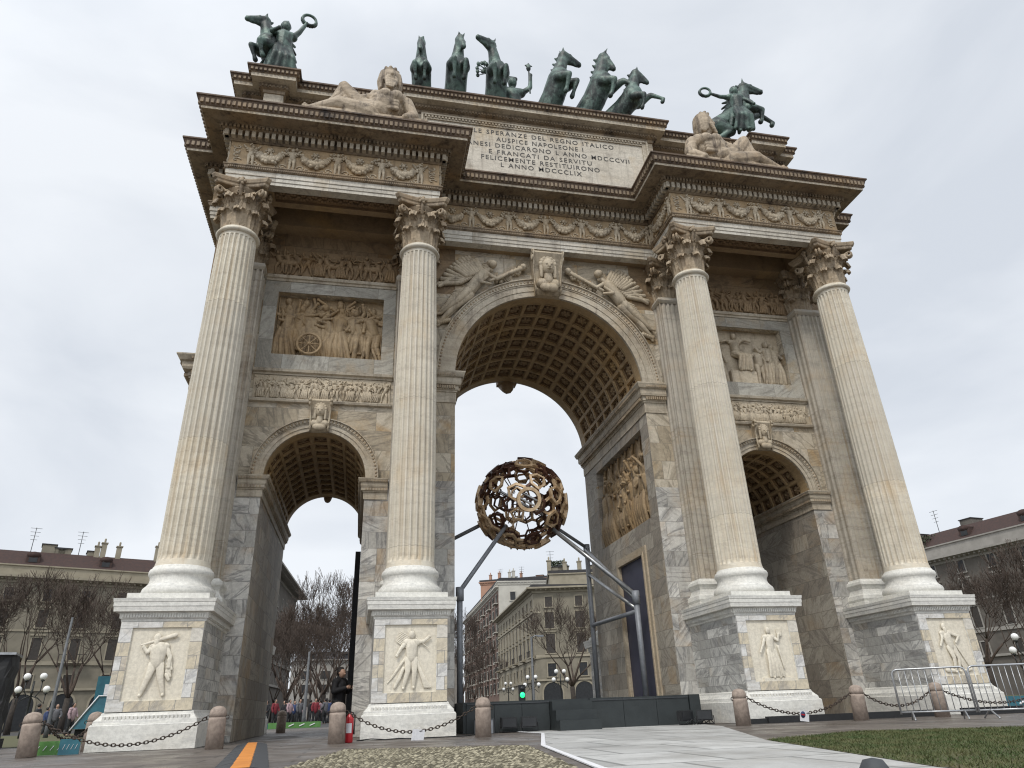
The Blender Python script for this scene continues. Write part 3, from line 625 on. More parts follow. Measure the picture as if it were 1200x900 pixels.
def pil_mb():
    mb=MB(); w=PH-.04; y0=-.55; n=7; pts=[(-w,0)]
    # side with two flutes
    for s0 in (0,1):
        pass
    pts+= [(-w,-.08),(-w+.035,-.14),(-w+.035,-.22),(-w,-.28),(-w,-.34),(-w+.035,-.4),(-w+.035,-.46),(-w,-.5),(-w,y0)]
    fw_=2*w/n; e=.03
    for i in range(n):
        x=-w+fw_*i; pts+=[(x+e,y0),(x+e+.02,y0+.035),(x+fw_/2,y0+.055),(x+fw_-e-.02,y0+.035),(x+fw_-e,y0)]
    pts+=[(w,y0),(w,-.5),(w-.035,-.46),(w-.035,-.4),(w,-.34),(w,-.28),(w-.035,-.22),(w-.035,-.14),(w,-.08),(w,0)]
    k=len(pts); vs=[(x,y,3.8) for x,y in pts]+[(x,y,13.5) for x,y in pts]; fs=[(j,j+1,k+j+1,k+j) for j in range(k-1)]
    mb.add([(p[0],p[1],p[2]) for p in vs],fs)
    mb.sweep([(-w,0),(-w,y0),(w,y0),(w,0)],[(0,13.4),(.05,13.45),(.08,13.5),(.05,13.56),(.02,13.64),(-.05,13.64)],0,False)
    return mb
def pilbase_mb():
    mb=MB(); w=PH-.04; pr=[(0,0),(0,0)]
    prof=[(.20,2.985),(.20,3.12),(.18,3.13),(.21,3.2),(.19,3.31),(.12,3.36),(.09,3.42),(.07,3.5),(.10,3.58),(.14,3.64),(.13,3.72),(.06,3.76),(.04,3.8),(0,3.82)]
    mb.sweep([(-w,0),(-w,-.55),(w,-.55),(w,0)],prof,0,False); return mb
pedprof=[(.19,0),(.19,.47),(.17,.49),(.17,.50),(.15,.50),(.14,.56),(.10,.60),(.05,.66),(.04,.70),(0,.72),(0,2.50),(.02,2.51),(.03,2.56),(.05,2.57),(.07,2.68),(.08,2.70),(.17,2.71),(.18,2.80),(.19,2.82),(.19,2.90),(.20,2.91),(.21,2.975),(.21,2.982),(-.5,2.984)]
def ped_mb(s):
    mb=MB(); h=.85; path=[(-h,-h),(h,-h),(h,YW+.0),(-h,YW)]
    ms=[1,1,1,1,1,1,1,1,1,0]+[1]*13
    # sides of the die get block marble, the front gets pale surround
    path=[(-h,YW),(-h,-h),(h,-h),(h,YW)]
    mb.sweep(path,pedprof,0,False,ms)
    # front: lay the recessed panel surround
    x0,x1,z0,z1=-.60,.60,.92,2.38
    rect_holes(mb,-h+.001,h-.001,.721,2.50,[(x0,x1,z0,z1)],lambda x,z:(x,-h-.05,z),2)
    for q in (((x0,z0),(x1,z0)),((x1,z0),(x1,z1)),((x1,z1),(x0,z1)),((x0,z1),(x0,z0))):
        (xa,za),(xb,zb)=q; mb.quad((xa,-h-.05,za),(xb,-h-.05,zb),(xb,-h-.004,zb),(xa,-h-.004,za),1)
    for s_ in (-1,1): mb.quad((s_*(h-.001),-h-.05,.721),(s_*(h-.001),-h-.05,2.5),(s_*h,-h,2.5),(s_*h,-h,.721),2)
    # carved tongue course
    dent_row(mb,(-h,-h),(h,-h),(0,-1),.515,.64,.07,.135,.075,.05,1); dent_row(mb,(-h-.02,-h),(h+.02,-h),(0,-1),2.59,2.68,.05,.085,.055,.032,1)
    for s_ in (-1,1):
        p,q=((s_*h,-h),(s_*h,YW)); dent_row(mb,p,q,(s_,0),2.59,2.68,.05,.085,.055,.032,1)
    return mb
ped_mats=[MT['ped'],MT['pedw'],stone('pedestal_surround_marble',(.66,.65,.62),(.60,.53,.40),(.22,.22,.23),(.55,.38,.18),.5,.28,ochreamt=.45,grimeamt=.1)]
S0=shaft_mesh().mesh('column_shaft',MT['col']); B0=base_mb().mesh('column_base',MT['pedw']); C0=capital_mb().mesh('capital',MT['cap'])
P0=pil_mb().mesh('pilaster',MT['colr']); PB0=pilbase_mb().mesh('pilaster_base',MT['pedw'])
def inst(name,me,parent,loc=(0,0,0),rz=0):
    o=bpy.data.objects.new(name,me); COL.objects.link(o); o.parent=parent; o.location=loc; o.rotation_euler=(0,0,rz); return o
colx=[-b_,-a_,a_,b_]
peds=[]
for side,(yc,rz) in enumerate(((0,0),(YB+YW,PI))):
    for i,x in enumerate(colx):
        c=inst('column_shaft',S0,ARCH,(x,yc-5.4,0),rz+.13*i); inst('column_base',B0,c,(0,0,0),-.13*i); inst('capital',C0,c,(0,0,0),-.13*i)
        yw=YW if side==0 else YB
        q=inst('pilaster',P0,ARCH,(x,yw-5.4,0),rz); inst('pilaster_base',PB0,q); inst('pilaster_capital',C0,q,(0,.12,0))
        if side==0 or i==0: pm=ped_mb(0).mesh('pedestal',ped_mats)
        pe=inst('pedestal',pm,ARCH,(x,yc-5.4,0),rz); 
        if side==0: peds.append(pe)
# pedestal reliefs
def relief_panel(par,figs,extra=None,slab=None):
    mb=MB(); T=lambda v:(v.x,-.856-.03+v.y*.42,.98+v.z)
    for kw,x,h in figs:
        human(mb,T=lambda v,x=x,h=h:T(Vector((x+v.x*h,v.y*h*1.0,v.z*h))),n=10,**kw)
    if extra: extra(mb,T)
    if slab: mb.box(slab[0],slab[1],-.9,-.853,.92,slab[2],0)
    mb.box(-.6,.6,-.856,-.85,.92,2.38,0)
    o=part(mb,'relief_panel',MT['panel'],par); return o
Hc=dict(le=(.20,-.05,.62),lh=(.20,-.06,.46),re=(-.17,-.06,.70),rh=(-.24,-.05,.78),lk=(.10,-.05,.28),lf=(.17,0,.04),rk=(-.10,-.05,.29),rf=(-.18,0,.04),head=(-.05,0),beard=True,k=1.25,chest=1.25)
def herc(mb,T):
    mb.cap((-.36,-.06,1.04),(.30,-.06,1.24),.02,.05,T=T); 
    for i in range(5): mb.cap((.24,-.02,.72-.07*i),(.29+.02*(i%2),-.03,.62-.07*i),.05,.035,T=T)
relief_panel(peds[0],[(Hc,0,1.28)],herc)
def gen(mb,T):
    for i in range(6): mb.cap((-.05-.03*i,.03,.75-.04*i),(-.40-.02*i,.03,.25-.02*i),.03,.012,T=T)
    for i in range(8): mb.cap((-.12+.02*i,.0,.9+.03*i),(-.34+.012*i,.0,1.04+.03*i),.022,.01,T=T)
    mb.cap((.12,-.05,1.1),(.42,-.05,.86),.012,.012,T=T)
    for i in range(7): mb.cap((.15+.02*i,.0,.6-.05*i),(.34+.02*i,.0,.05),.04,.03,T=T)
    for i in range(5): mb.cap((-.15-.02*i,.0,.45-.05*i),(-.34,.0,.05),.04,.03,T=T)
relief_panel(peds[1],[(dict(le=(.22,-.05,.80),lh=(.32,-.06,.88),re=(-.19,-.05,.68),rh=(-.26,-.06,.56),lk=(.06,-.06,.29),lf=(.05,0,.04),rk=(-.06,-.05,.29),rf=(-.13,0,.03),helmet=True,k=1.15),.02,1.28)],gen)
def muse(mb,T):
    for i in range(6): mb.cap((.24+.02*i,-.02,.98+.01*i),(.22+.03*i,-.02,1.18),.02,.01,T=T)
    mb.cap((.2,-.02,.75),(.26,-.02,.25),.035,.02,T=T)
relief_panel(peds[2],[(dict(skirt=True,le=(.18,-.06,.72),lh=(.22,-.06,.84),re=(-.16,-.06,.66),rh=(-.25,-.06,.5),lk=(.07,-.05,.28),lf=(.10,0,.03),rk=(-.03,-.05,.28),rf=(-.03,0,.03)),-.02,1.25)],muse,(-.35,.5,1.0))
def war(mb,T):
    mb.cap((.12,-.02,.72),(.42,0,.05),.03,.012,T=T); mb.cap((-.35,0,.08),(-.05,0,.05),.06,.04,T=T); mb.cap((.2,0,.05),(.4,0,.08),.05,.03,T=T)
    for i in range(4): mb.cap((.1,0,.55-.05*i),(.3-.04*i,0,.1),.035,.02,T=T)
relief_panel(peds[3],[(dict(le=(.24,-.05,.72),lh=(.13,-.06,.60),re=(-.18,-.05,.68),rh=(-.26,-.05,.54),lk=(.10,-.05,.29),lf=(.06,0,.04),rk=(-.02,-.06,.3),rf=(-.04,0,.03),skirt=False,beard=True,lean=-.04,k=1.1),-.04,1.28)],war)

# --- relief bands and scene panels of both bays
def band(name,x0,x1,z0,z1,yback,n,seed,mat,rows=1,horses=0,frame=True,dep=.45,parent=ARCH,hmul=.92,mapf=None,wheel=None,slabm=True):
    mb=MB(); r=random.Random(seed); h=(z1-z0)*hmul
    T=mapf or (lambda v:(v.x,yback+v.y,v.z))
    for i in range(horses):
        x=x0+(x1-x0)*(i+.5)/horses+r.uniform(-.1,.1); hh=h*.86; fl=r.choice([-1,1])
        rhorse(mb,T=lambda v,x=x,hh=hh,fl=fl:T(Vector((x+v.x*hh*fl,v.y*hh*dep-.02,z0+v.z*hh))),walk=r.uniform(0,.1))
    crowd(mb,x0+.12,x1-.12,z0,h,n,r,T,dep,(x1-x0)/n*.25,rows)
    if wheel:
        wx,wr=wheel; c=(wx,-.36,z0+wr+.05)
        mb.tube([(wx+wr*cos(2*PI*i/24),-.36,c[2]+wr*sin(2*PI*i/24)) for i in range(24)],.045,0,6,True,T=T)
        for i in range(8): a=PI*i/4; mb.cap(c,(wx+wr*cos(a),-.36,c[2]+wr*sin(a)),.022,.018,T=T,n=5)
        mb.sphere(c,.07,T=T)
    for i in range(int((x1-x0)*3)):    # drapery folds and weapons carved behind the figures
        x=r.uniform(x0+.1,x1-.1); mb.cap((x,-.0,z0+r.uniform(0,.2)*h),(x+r.uniform(-.2,.2),-.0,z0+h*r.uniform(.5,1)),.03,.02,T=T,n=5)
    if slabm: mb.add([T(Vector(p)) for p in ((x0,0,z0),(x1,0,z0),(x1,0,z1),(x0,0,z1))],[(0,1,2,3)])
    return part(mb,name,mat,parent)
for s in (-1,1):
    xa,xb=(-b_+PH,-a_-PH) if s<0 else (a_+PH,b_-PH)
    mapx=(lambda x0:x0)
    x0,x1=(-8.95,-5.6) if s<0 else (5.6,8.95)
    fr=MB()
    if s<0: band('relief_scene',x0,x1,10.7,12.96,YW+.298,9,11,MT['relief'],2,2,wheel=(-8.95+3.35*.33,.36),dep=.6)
    else:
        mb=MB(); T=lambda v:(v.x,YW+.298+v.y*1.0,v.z); mb.quad((x0,YW+.298,10.7),(x1,YW+.298,10.7),(x1,YW+.298,12.96),(x0,YW+.298,12.96))
        F=lambda kw,x,z,h,fl=1: human(mb,T=lambda v:T(Vector((x+v.x*h*fl,v.y*h*1.0-.03,z+v.z*h))),n=8,k=1.15,**kw)
        F(dict(le=(.22,-.05,.84),lh=(.34,-.05,.86),skirt=True),5.95,10.8,1.9); F(dict(skirt=True,le=(.2,-.05,.66),lh=(.1,-.1,.6)),6.35,10.72,1.75,-1)
        F(dict(le=(.2,-.05,.84),lh=(.34,-.06,.80),re=(-.2,-.05,.8),rh=(-.32,-.06,.76),lk=(.2,-.12,.42),lf=(.22,-.05,.1),rk=(.05,-.1,.4),rf=(.0,-.05,.1),skirt=True),7.15,11.1,1.75)
        F(dict(re=(-.2,-.05,.7),rh=(-.32,-.06,.72),skirt=False),8.0,10.75,1.6); F(dict(re=(-.18,-.05,.72),rh=(-.26,-.06,.8),skirt=True),8.4,10.75,1.85); F(rpose(rng,True),8.68,10.75,1.75)
        mb.box(6.75,7.75,YW+.12,YW+.298,10.7,11.25)
        part(mb,'relief_scene',MT['reliefp'])
    band('figure_frieze',xa+.05,xb-.05,9.2,9.96,YW-.03,26 if s<0 else 24,21+s,MT['reliefp'],2,3 if s>0 else 0,hmul=.88,dep=.6)
    band('upper_figure_frieze',xa,xb,13.60,14.62,YW-.03,12,31+s,MT['reliefb'],1,3,hmul=.97,dep=.9)
    # frames and string courses
    fr=MB(); fr.sweep([(xa,YW),(xb,YW)],[(0,9.06),(.10,9.08),(.12,9.14),(.07,9.16),(.07,9.19),(.0,9.2)],0,False); part(fr,'string_course',MT['trim'])
    fr=MB(); fr.sweep([(xa,YW),(xb,YW)],[(0,9.97),(.05,9.98),(.06,10.03),(.14,10.06),(.16,10.14),(0,10.15)],0,False); part(fr,'string_course',MT['trim'])
    fr=MB(); fr.sweep([(xa,YW),(xb,YW)],[(0,13.36),(.05,13.37),(.06,13.44),(.11,13.46),(.12,13.56),(.07,13.6),(0,13.6)],0,False); part(fr,'string_course',MT['trim'])
    fr=MB()
    rect_holes(fr,xa,xb,10.16,13.35,[(x0,x1,10.7,12.96)],lambda x,z:(x,YW-.035,z))
    for q in (((x0,10.7),(x1,10.7)),((x1,10.7),(x1,12.96)),((x1,12.96),(x0,12.96)),((x0,12.96),(x0,10.7))):
        (xa_,za_),(xb_,zb_)=q; fr.quad((xa_,YW-.035,za_),(xb_,YW-.035,zb_),(xb_,YW+.001,zb_),(xa_,YW+.001,za_))
    part(fr,'panel_surround',stone('grey_surround_marble'+str(s),(.44,.42,.365),(.31,.29,.245),(.15,.14,.125),(.40,.28,.14),1.4,1.2,ochreamt=.5,grimeamt=.4))
# keystones with busts
def keystone(x,z0,z1,w,big):
    mb=MB(); h=z1-z0; pr=[(0,z0+.0),(.12,z0),(.2,z0+h*.08),(.16,z0+h*.25),(.2,z0+h*.6),(.3,z0+h*.82),(.36,z0+h*.92),(.3,z1),(0,z1)]
    if big: pr=[(a*1.9,b) for a,b in pr]
    vs=[];k=len(pr)
    for xx,tp in ((-w/2,0),(-w/2+.06,1),(w/2-.06,1),(w/2,0)):
        vs+=[(x+xx*(.78+.22*(z-z0)/h),YW-.0-o*(1 if tp==0 else .9),z) for o,z in pr]
    mb.add(vs,[(i*k+j,(i+1)*k+j,(i+1)*k+j+1,i*k+j+1) for i in range(3) for j in range(k-1)]+[tuple(range(k)),tuple(range(4*k-1,3*k-1,-1))])
    for s in (-1,1):
        mb.tube([(x+s*w*.5+.0,YW-(.5 if big else .28)-.1*cos(t),z1-h*.12+.1*sin(t)*(2 if big else 1)) for t in [q*.6 for q in range(11)]],.04,0,5)
        mb.tube([(x+s*w*(.40+.1*(z-z0)/h),YW-o-.02,z) for o,z in pr[1:-1]],.03,0,5)
    sc=h*.95; T=lambda v:(x+v.x*sc*1.25,YW-(.40 if big else .22)+v.y*sc,z0+h*.0+(v.z-.45)*sc*1.35)
    mb.sphere((0,-.06,.93),.15,n=12,sc=(.8,.85,1.1),T=T); mb.cap((0,-.03,.66),(0,-.03,.82),.09,.07,T=T,n=10); mb.cap((-.14,0,.62),(.14,0,.62),.09,.09,T=T,n=10); mb.cap((-.09,-.05,.52),(.09,-.05,.52),.08,.08,T=T,n=10)
    mb.cap((0,-.19,.91),(0,-.21,.87),.02,.028,T=T); mb.cap((-.03,-.19,.84),(.03,-.19,.84),.014,.014,T=T)
    for s in (-1,1): mb.sphere((s*.045,-.175,.935),.022,T=T); mb.cap((s*.115,-.05,1.0),(s*.125,-.04,.74),.05,.035,T=T)
    for i in range(7): a=PI*i/6; mb.sphere((.12*cos(a),-.06,.98+.11*sin(a)),.05,T=T)
    part(mb,'keystone',MT['reliefp'])
keystone(0,13.55,15.2,1.1,True); keystone(-XS,8.15,9.14,.62,False); keystone(XS,8.15,9.14,.62,False)
# a small keystone seen on the far side
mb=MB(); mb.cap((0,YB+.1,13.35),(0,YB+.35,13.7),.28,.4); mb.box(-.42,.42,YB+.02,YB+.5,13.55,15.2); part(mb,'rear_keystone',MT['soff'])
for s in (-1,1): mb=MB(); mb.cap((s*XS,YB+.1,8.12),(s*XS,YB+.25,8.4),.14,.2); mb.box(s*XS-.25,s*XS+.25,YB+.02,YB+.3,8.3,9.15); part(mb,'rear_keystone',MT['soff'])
# winged victories in the spandrels
def victory(s):
    mb=MB()
    # drawn for the left spandrel; s mirrors. x measured outwards from the centre
    def T(v): return (s*v.x,YW-.03+v.y,v.z)
    A=lambda a,b,r0,r1: mb.cap((a[0],a[2] if len(a)>2 else -.1,a[1]),(b[0],b[2] if len(b)>2 else -.1,b[1]),r0,r1,T=T,n=9)
    hip=(2.72,13.55,-.15); chest=(2.28,14.18,-.18); neck=(2.06,14.42,-.18)
    A(hip,chest,.21,.21); A(chest,neck,.15,.08); mb.sphere((1.93,-.22,14.62),.155,T=T,n=10); mb.sphere((2.02,-.16,14.70),.12,T=T)
    A(hip,(3.15,13.05,-.2),.19,.13); A((3.15,13.05,-.2),(3.72,12.55,-.1),.12,.06); A((3.72,12.55,-.1),(3.9,12.5,-.1),.06,.04)
    A((2.75,13.35,-.1),(3.3,12.8,-.1),.19,.12); A((3.3,12.8,-.1),(3.72,12.28,-.08),.12,.06)
    A((2.2,14.28,-.2),(1.82,14.0,-.25),.085,.07); A((1.82,14.0,-.25),(1.45,14.22,-.25),.065,.05)
    A((2.15,14.1,-.2),(2.4,13.8,-.3),.08,.065); A((2.4,13.8,-.3),(2.05,13.75,-.3),.06,.045)
    # torch or trophy pole
    A((2.05,13.9,-.25),(.85,14.62,-.15),.05,.09); mb.sphere((.82,-.16,14.66),.13,T=T); 
    for i in range(7): x=.95+.13*i; A((x,14.45-.06*i,-.12),(x+.02,14.68-.09*i,-.12),.06,.05)
    # wing: fans of feathers
    for i in range(11):
        t=i/10; A((2.35+.07*i,14.35-.05*i,-.05),(2.75+1.05*t,14.95-.2*t-1.0*t*t,-.03),.085,.085)
    for i in range(9): A((2.3+.07*i,14.36-.03*i,-.09),(2.5+.75*i/8,14.82-.42*i/8,-.09),.10,.09)
    for i in range(12): A((2.5+.1*i,14.6-.075*i,-.06),(2.62+.105*i,14.86-.11*i,-.05),.07,.06)
    for i in range(7): A((2.02-.01*i,14.72-.05*i,-.14),(2.25+.05*i,14.72-.1*i,-.06),.06,.04)
    for i in range(8): A((2.35+.05*i,14.05-.09*i,-.2),(2.62+.04*i,13.9-.1*i,-.14),.05,.03)
    for i in range(6): mb.sphere((1.0+.16*i,-.07,14.42-.1*i+.1*(i%2)),.085,T=T)
    for i in range(5): A((1.55+.05*i,14.25,-.1),(1.2+.12*i,13.95-.0*i+.12,-.05),.045,.03)
    # flying drapery
    for i in range(9):
        A((2.7+.08*i,13.7-.08*i,-.05),(3.25+.07*i,13.5-.12*i,-.03),.07,.05); A((2.75+.1*i,13.3-.1*i,-.03),(3.0+.1*i,13.0-.11*i,-.03),.08,.06)
    for i in range(6): mb.sphere((3.45+.07*i,-.05,12.32-.02*i),.09,T=T)
    part(mb,'winged_victory_relief',MT['reliefp'])
victory(-1); victory(1)

# --- entablature
e=.51; FY=1.39; XF=11.29; BY=YB+YW-FY
fp=[(-XF,FY)]
def ress(x0,x1,y,yb): return [(x0,yb),(x0,y),(x1,y),(x1,yb)]
front=[(-XF,FY)]+ress(-b_-e,-a_+e,-e,FY)+ress(a_-e,b_+e,-e,FY)+[(XF,FY)]
back=[(-x,YB+YW-y) for x,y in front]
EP=front+back
ent=MB()
ent.sweep(EP,[(-.3,15.262),(0,15.262),(0,15.38),(.025,15.385),(.025,15.52),(.05,15.525),(.05,15.70)],0)
AR=part(ent,'architrave',MT['arch'])
ent=MB(); ent.sweep(EP,[(.05,15.70),(.09,15.71),(.10,15.80),(.13,15.83),(.13,15.86),(.02,15.87)],0)
n=len(EP)
for i in range(n//2):
    p,q=Vector(EP[i]),Vector(EP[(i+1)%n]); d=(q-p).normalized(); dent_row(ent,p,q,(d.y,-d.x),15.725,15.79,.08,.125,.06,.035,0)
part(ent,'beaded_taenia',MT['corn'])
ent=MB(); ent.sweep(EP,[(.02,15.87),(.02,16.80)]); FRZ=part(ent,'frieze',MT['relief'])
# cornice: bed mouldings, dentils, corona, ornamented cyma
ent=MB()
prof=[(.02,16.80),(.06,16.81),(.10,16.86),(.10,17.07),(.28,17.08),(.28,17.09),(.30,17.10),(.30,17.20),(.36,17.22),(.38,17.235),(.82,17.24),(.82,17.235),(.84,17.235),(.84,17.32),(.86,17.33),(.87,17.34),(.88,17.36),(.96,17.60),(1.0,17.62),(1.0,17.674),(-.2,17.70)]
ms=[0]*15+[1]*5
ent.sweep(EP,prof,0,True,[0,0,0,0,0,0,0,0,0,0,0,2,2,0,1,1,1,1,1,1])
for i in range(n):
    p,q=Vector(EP[i]),Vector(EP[(i+1)%n]); d=(q-p).normalized(); nn=(d.y,-d.x)
    pv=Vector(EP[i-1]); nx=Vector(EP[(i+2)%n])
    def ext(a,b,c,dd):  # convex corner -> extend the row, concave -> shorten
        return 1 if (b-a).cross(c-b)>0 else -1
    c0=ext(pv,p,q,0); c1=ext(p,q,nx,0)
    for (o0,o1,z0,z1,sp,w,mm) in ((.09,.27,16.86,17.075,.195,.115,2),(.29,.38,17.10,17.22,.12,.07,0),(.86,.945,17.385,17.585,.15,.09,0)):
        dent_row(ent,p-d*c0*o1*.95,q+d*c1*o1*.95,nn,z0,z1,o0,o1,sp,w,mm)
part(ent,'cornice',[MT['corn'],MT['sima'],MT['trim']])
top=MB(); top.add([(-XF,FY,17.69),(XF,FY,17.69),(XF,BY,17.69),(-XF,BY,17.69)],[(0,1,2,3)])
for s in (-1,1):
    x0,x1=sorted((s*(a_-e),s*(b_+e))); top.quad((x0,-e,17.69),(x1,-e,17.69),(x1,FY,17.69),(x0,FY,17.69)); top.quad((x0,BY,17.69),(x1,BY,17.69),(x1,YB+YW+e,17.69),(x0,YB+YW+e,17.69))
part(top,'cornice_top',MT['corn'])
# soffits and porch ceilings
so_=MB()
so_.quad((-XF,FY,15.264),(-XF,BY,15.264),(XF,BY,15.264),(XF,FY,15.264))
for s in (-1,1):
    x0,x1=sorted((s*(a_-e+.002),s*(b_+e-.002))); h0,h1=sorted((s*(a_+e),s*(b_-e)))
    pa=(h0+.35,h1-.35,-.26,.26)
    rect_holes(so_,x0,x1,-e+.002,FY,[(h0,h1,e,FY),pa],lambda x,y:(x,y,15.266))
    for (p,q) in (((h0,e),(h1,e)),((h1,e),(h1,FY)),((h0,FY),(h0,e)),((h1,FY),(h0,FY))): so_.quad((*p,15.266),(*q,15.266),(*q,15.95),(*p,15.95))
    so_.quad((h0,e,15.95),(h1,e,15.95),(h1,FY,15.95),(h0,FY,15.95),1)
    X0,X1,Y0,Y1=pa
    for (p,q) in (((X0,Y0),(X1,Y0)),((X1,Y0),(X1,Y1)),((X1,Y1),(X0,Y1)),((X0,Y1),(X0,Y0))): so_.quad((*p,15.266),(*q,15.266),(*q,15.36),(*p,15.36),1)
    so_.quad((X0,Y0,15.36),(X1,Y0,15.36),(X1,Y1,15.36),(X0,Y1,15.36),1)
    r=random.Random(5+s); k=40
    for i in range(k):
        x=X0+(X1-X0)*(i+.5)/k; so_.sphere((x,.11*sin(i*.9),15.34),.07,1,6); so_.sphere((x+.04,-.11*sin(i*.9),15.34),.06,1,6)
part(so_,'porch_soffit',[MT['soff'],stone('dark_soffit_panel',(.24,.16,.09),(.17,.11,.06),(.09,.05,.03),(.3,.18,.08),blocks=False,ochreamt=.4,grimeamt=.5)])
# garlands with winged boys
def garland(p,q,nrm,nsw,mg=0):
    mb=MB(); p=Vector((*p,0)); q=Vector((*q,0)); d=(q-p); l=d.length; d.normalize(); nn=Vector((*nrm,0)); r=random.Random(int(l*10)+nsw)
    p=p+d*mg; l=l-2*mg
    P=lambda t,o,z: p+d*t+nn*o+Vector((0,0,z))
    w=l/nsw
    if mg:
        for s in (-1,1):
            c=l/2+s*(l/2+mg*.55)
            for j in range(4): mb.tube([P(c+.13*cos(q_+j)*(1-q_/8),.03,16.1+.17*j+.08*sin(q_+j)*(1-q_/8)) for q_ in [i*.6 for i in range(9)]],.026,0,5)
    for i in range(nsw+1):
        t=min(max(i*w,.16),l-.16)
        T=lambda v,t=t: P(t+v.x*.92,.02-v.y*.8,15.88+v.z*.88)
        human(mb,T=T,n=6,k=1.3,le=(.2,-.03,.84),lh=(.26,-.03,.92),re=(-.2,-.03,.84),rh=(-.26,-.03,.92),lk=(.07,-.06,.28),rk=(-.06,-.04,.28))
        for s in (-1,1):
            for k in range(3): mb.cap(P(t+s*.06,.05,16.5),P(t+s*(.2-.03*k),.04,16.66-.1*k),.035,.02,n=5)
    for i in range(nsw):
        t0=i*w+.13; t1=(i+1)*w-.13
        for k in range(15):
            u=k/14; t=t0+(t1-t0)*u; sag=4*u*(1-u); z=16.68-.50*sag; rr=.06+.08*sag
            for m_ in range(4): mb.sphere(P(t+r.uniform(-.04,.04),.05+r.uniform(0,.06),z+r.uniform(-1,1)*rr),rr*.55,0,6)
            if 2<k<12: mb.sphere(P(t,.05,z),rr,0,7)
        # rosette or bird above the swag, tendrils below
        mb.sphere(P((t0+t1)/2,.04,16.56),.075,0,7)
        for k in range(6): a=PI*k/3; mb.sphere(P((t0+t1)/2+.1*cos(a),.03,16.56+.1*sin(a)),.045,0,5)
        for s in (-1,1):
            c=(t0+t1)/2+s*w*.3
            mb.tube([P(c+s*.12*cos(q_)*(1-q_/8),.03,16.0+.1*sin(q_)*(1-q_/8)) for q_ in [j*.6 for j in range(11)]],.022,0,5)
            mb.tube([P(c-s*.22+s*j*.03,.03,15.95+.05*sin(j)) for j in range(8)],.018,0,4)
    part(mb,'garland_relief',MT['reliefp'],ARCH)
for s in (-1,1):
    x0,x1=sorted((s*(a_-e),s*(b_+e))); garland((x0,-e),(x1,-e),(0,-1),4,.45)
garland((-a_+e,FY),(a_-e,FY),(0,-1),6)
garland((a_-e,FY),(a_-e,-e),(-1,0),1); garland((-a_+e,-e),(-a_+e,FY),(1,0),1); garland((-b_-e,FY),(-b_-e,-e),(-1,0),1); garland((b_+e,-e),(b_+e,FY),(1,0),1)

# --- attic
AZ0,AZ1=17.70,22.1
cx_,cy_=4.85,1.62; wy=2.12; wx=11.0; px0,px1=9.65,10.33
af=[(-wx,wy)]+ress(-px1,-px0,1.62,wy)+ress(-cx_,cx_,cy_,wy)+ress(px0,px1,1.62,wy)+[(wx,wy)]
AP=af+[(-x,YB+YW-y) for x,y in af]
at_=MB(); at_.sweep(AP,[(.08,AZ0),(.08,AZ0+.35),(.0,AZ0+.4),(0,21.42)]); part(at_,'attic_wall',MT['trim'])
at_=MB()
at_.sweep(AP,[(0,21.28),(.04,21.30),(.06,21.42),(.16,21.46),(.17,21.60),(.42,21.64),(.44,21.64),(.44,21.80),(.47,21.83),(.55,22.0),(.6,22.03),(.6,22.1),(-.3,22.12)],0,True,[0,0,0,0,2,2,2,0,1,1,1,1])
n=len(AP)
for i in range(n):
    p,q=Vector(AP[i]),Vector(AP[(i+1)%n]); d=(q-p).normalized(); c0=1 if (p-Vector(AP[i-1])).cross(q-p)>0 else -1; c1=1 if (q-p).cross(Vector(AP[(i+2)%n])-q)>0 else -1
    dent_row(at_,p-d*c0*.5,q+d*c1*.5,(d.y,-d.x),21.86,21.99,.46,.545,.15,.085,0)
    dent_row(at_,p-d*c0*.12,q+d*c1*.12,(d.y,-d.x),21.47,21.58,.06,.2,.12,.07,0)
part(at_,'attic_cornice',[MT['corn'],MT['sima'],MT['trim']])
top=MB(); top.add([(-wx,wy,22.11),(wx,wy,22.11),(wx,YB+YW-wy,22.11),(-wx,YB+YW-wy,22.11)],[(0,1,2,3)]); top.quad((-cx_,cy_,22.111),(cx_,cy_,22.111),(cx_,wy,22.111),(-cx_,wy,22.111))
part(top,'attic_roof',MT['corn'])
# inscription panel with frame and letters
ip=MB(); ix,iz0,iz1=4.35,18.25,21.02
ip.box(-ix,ix,cy_-.03,cy_+.01,iz0,iz1)
IP=part(ip,'inscription_panel',MT['ins'])
fr=MB()
def frame_loop(mb,x0,x1,z0,z1,y,prof,m=0):
    c=[(x0,z0),(x1,z0),(x1,z1),(x0,z1)]; sg=[(-1,-1),(1,-1),(1,1),(-1,1)]; k=len(prof)
    vs=[(c[i][0]+sg[i][0]*o,y-d,c[i][1]+sg[i][1]*o) for i in range(4) for o,d in prof]
    mb.add(vs,[(i*k+j,((i+1)%4)*k+j,((i+1)%4)*k+j+1,i*k+j+1) for i in range(4) for j in range(k-1)],m)
frame_loop(fr,-ix,ix,iz0,iz1,cy_,[(0,.03),(0,.08),(.05,.09),(.06,.06),(.15,.08),(.16,.13),(.23,.13),(.23,0)])
for (x,z) in [(-ix-.10+.13*i,iz1+.105) for i in range(int((2*ix+.2)/.13))]: fr.box(x,x+.07,cy_-.12,cy_-.06,z-.04,z+.04)
part(fr,'inscription_frame',MT['trim'],IP)
lt=MB(); rows=[('ALLE SPERANZE DEL REGNO ITALICO',20.76,6.1),('AUSPICE NAPOLEONE I',20.43,3.5),('I MILANESI DEDICARONO L ANNO MDCCCVII',20.11,7.3),('E FRANCATI DA SERVITÙ',19.78,4.1),('FELICEMENTE RESTITUIRONO',19.47,4.7),('L ANNO MDCCCLIX',19.17,3.2)]
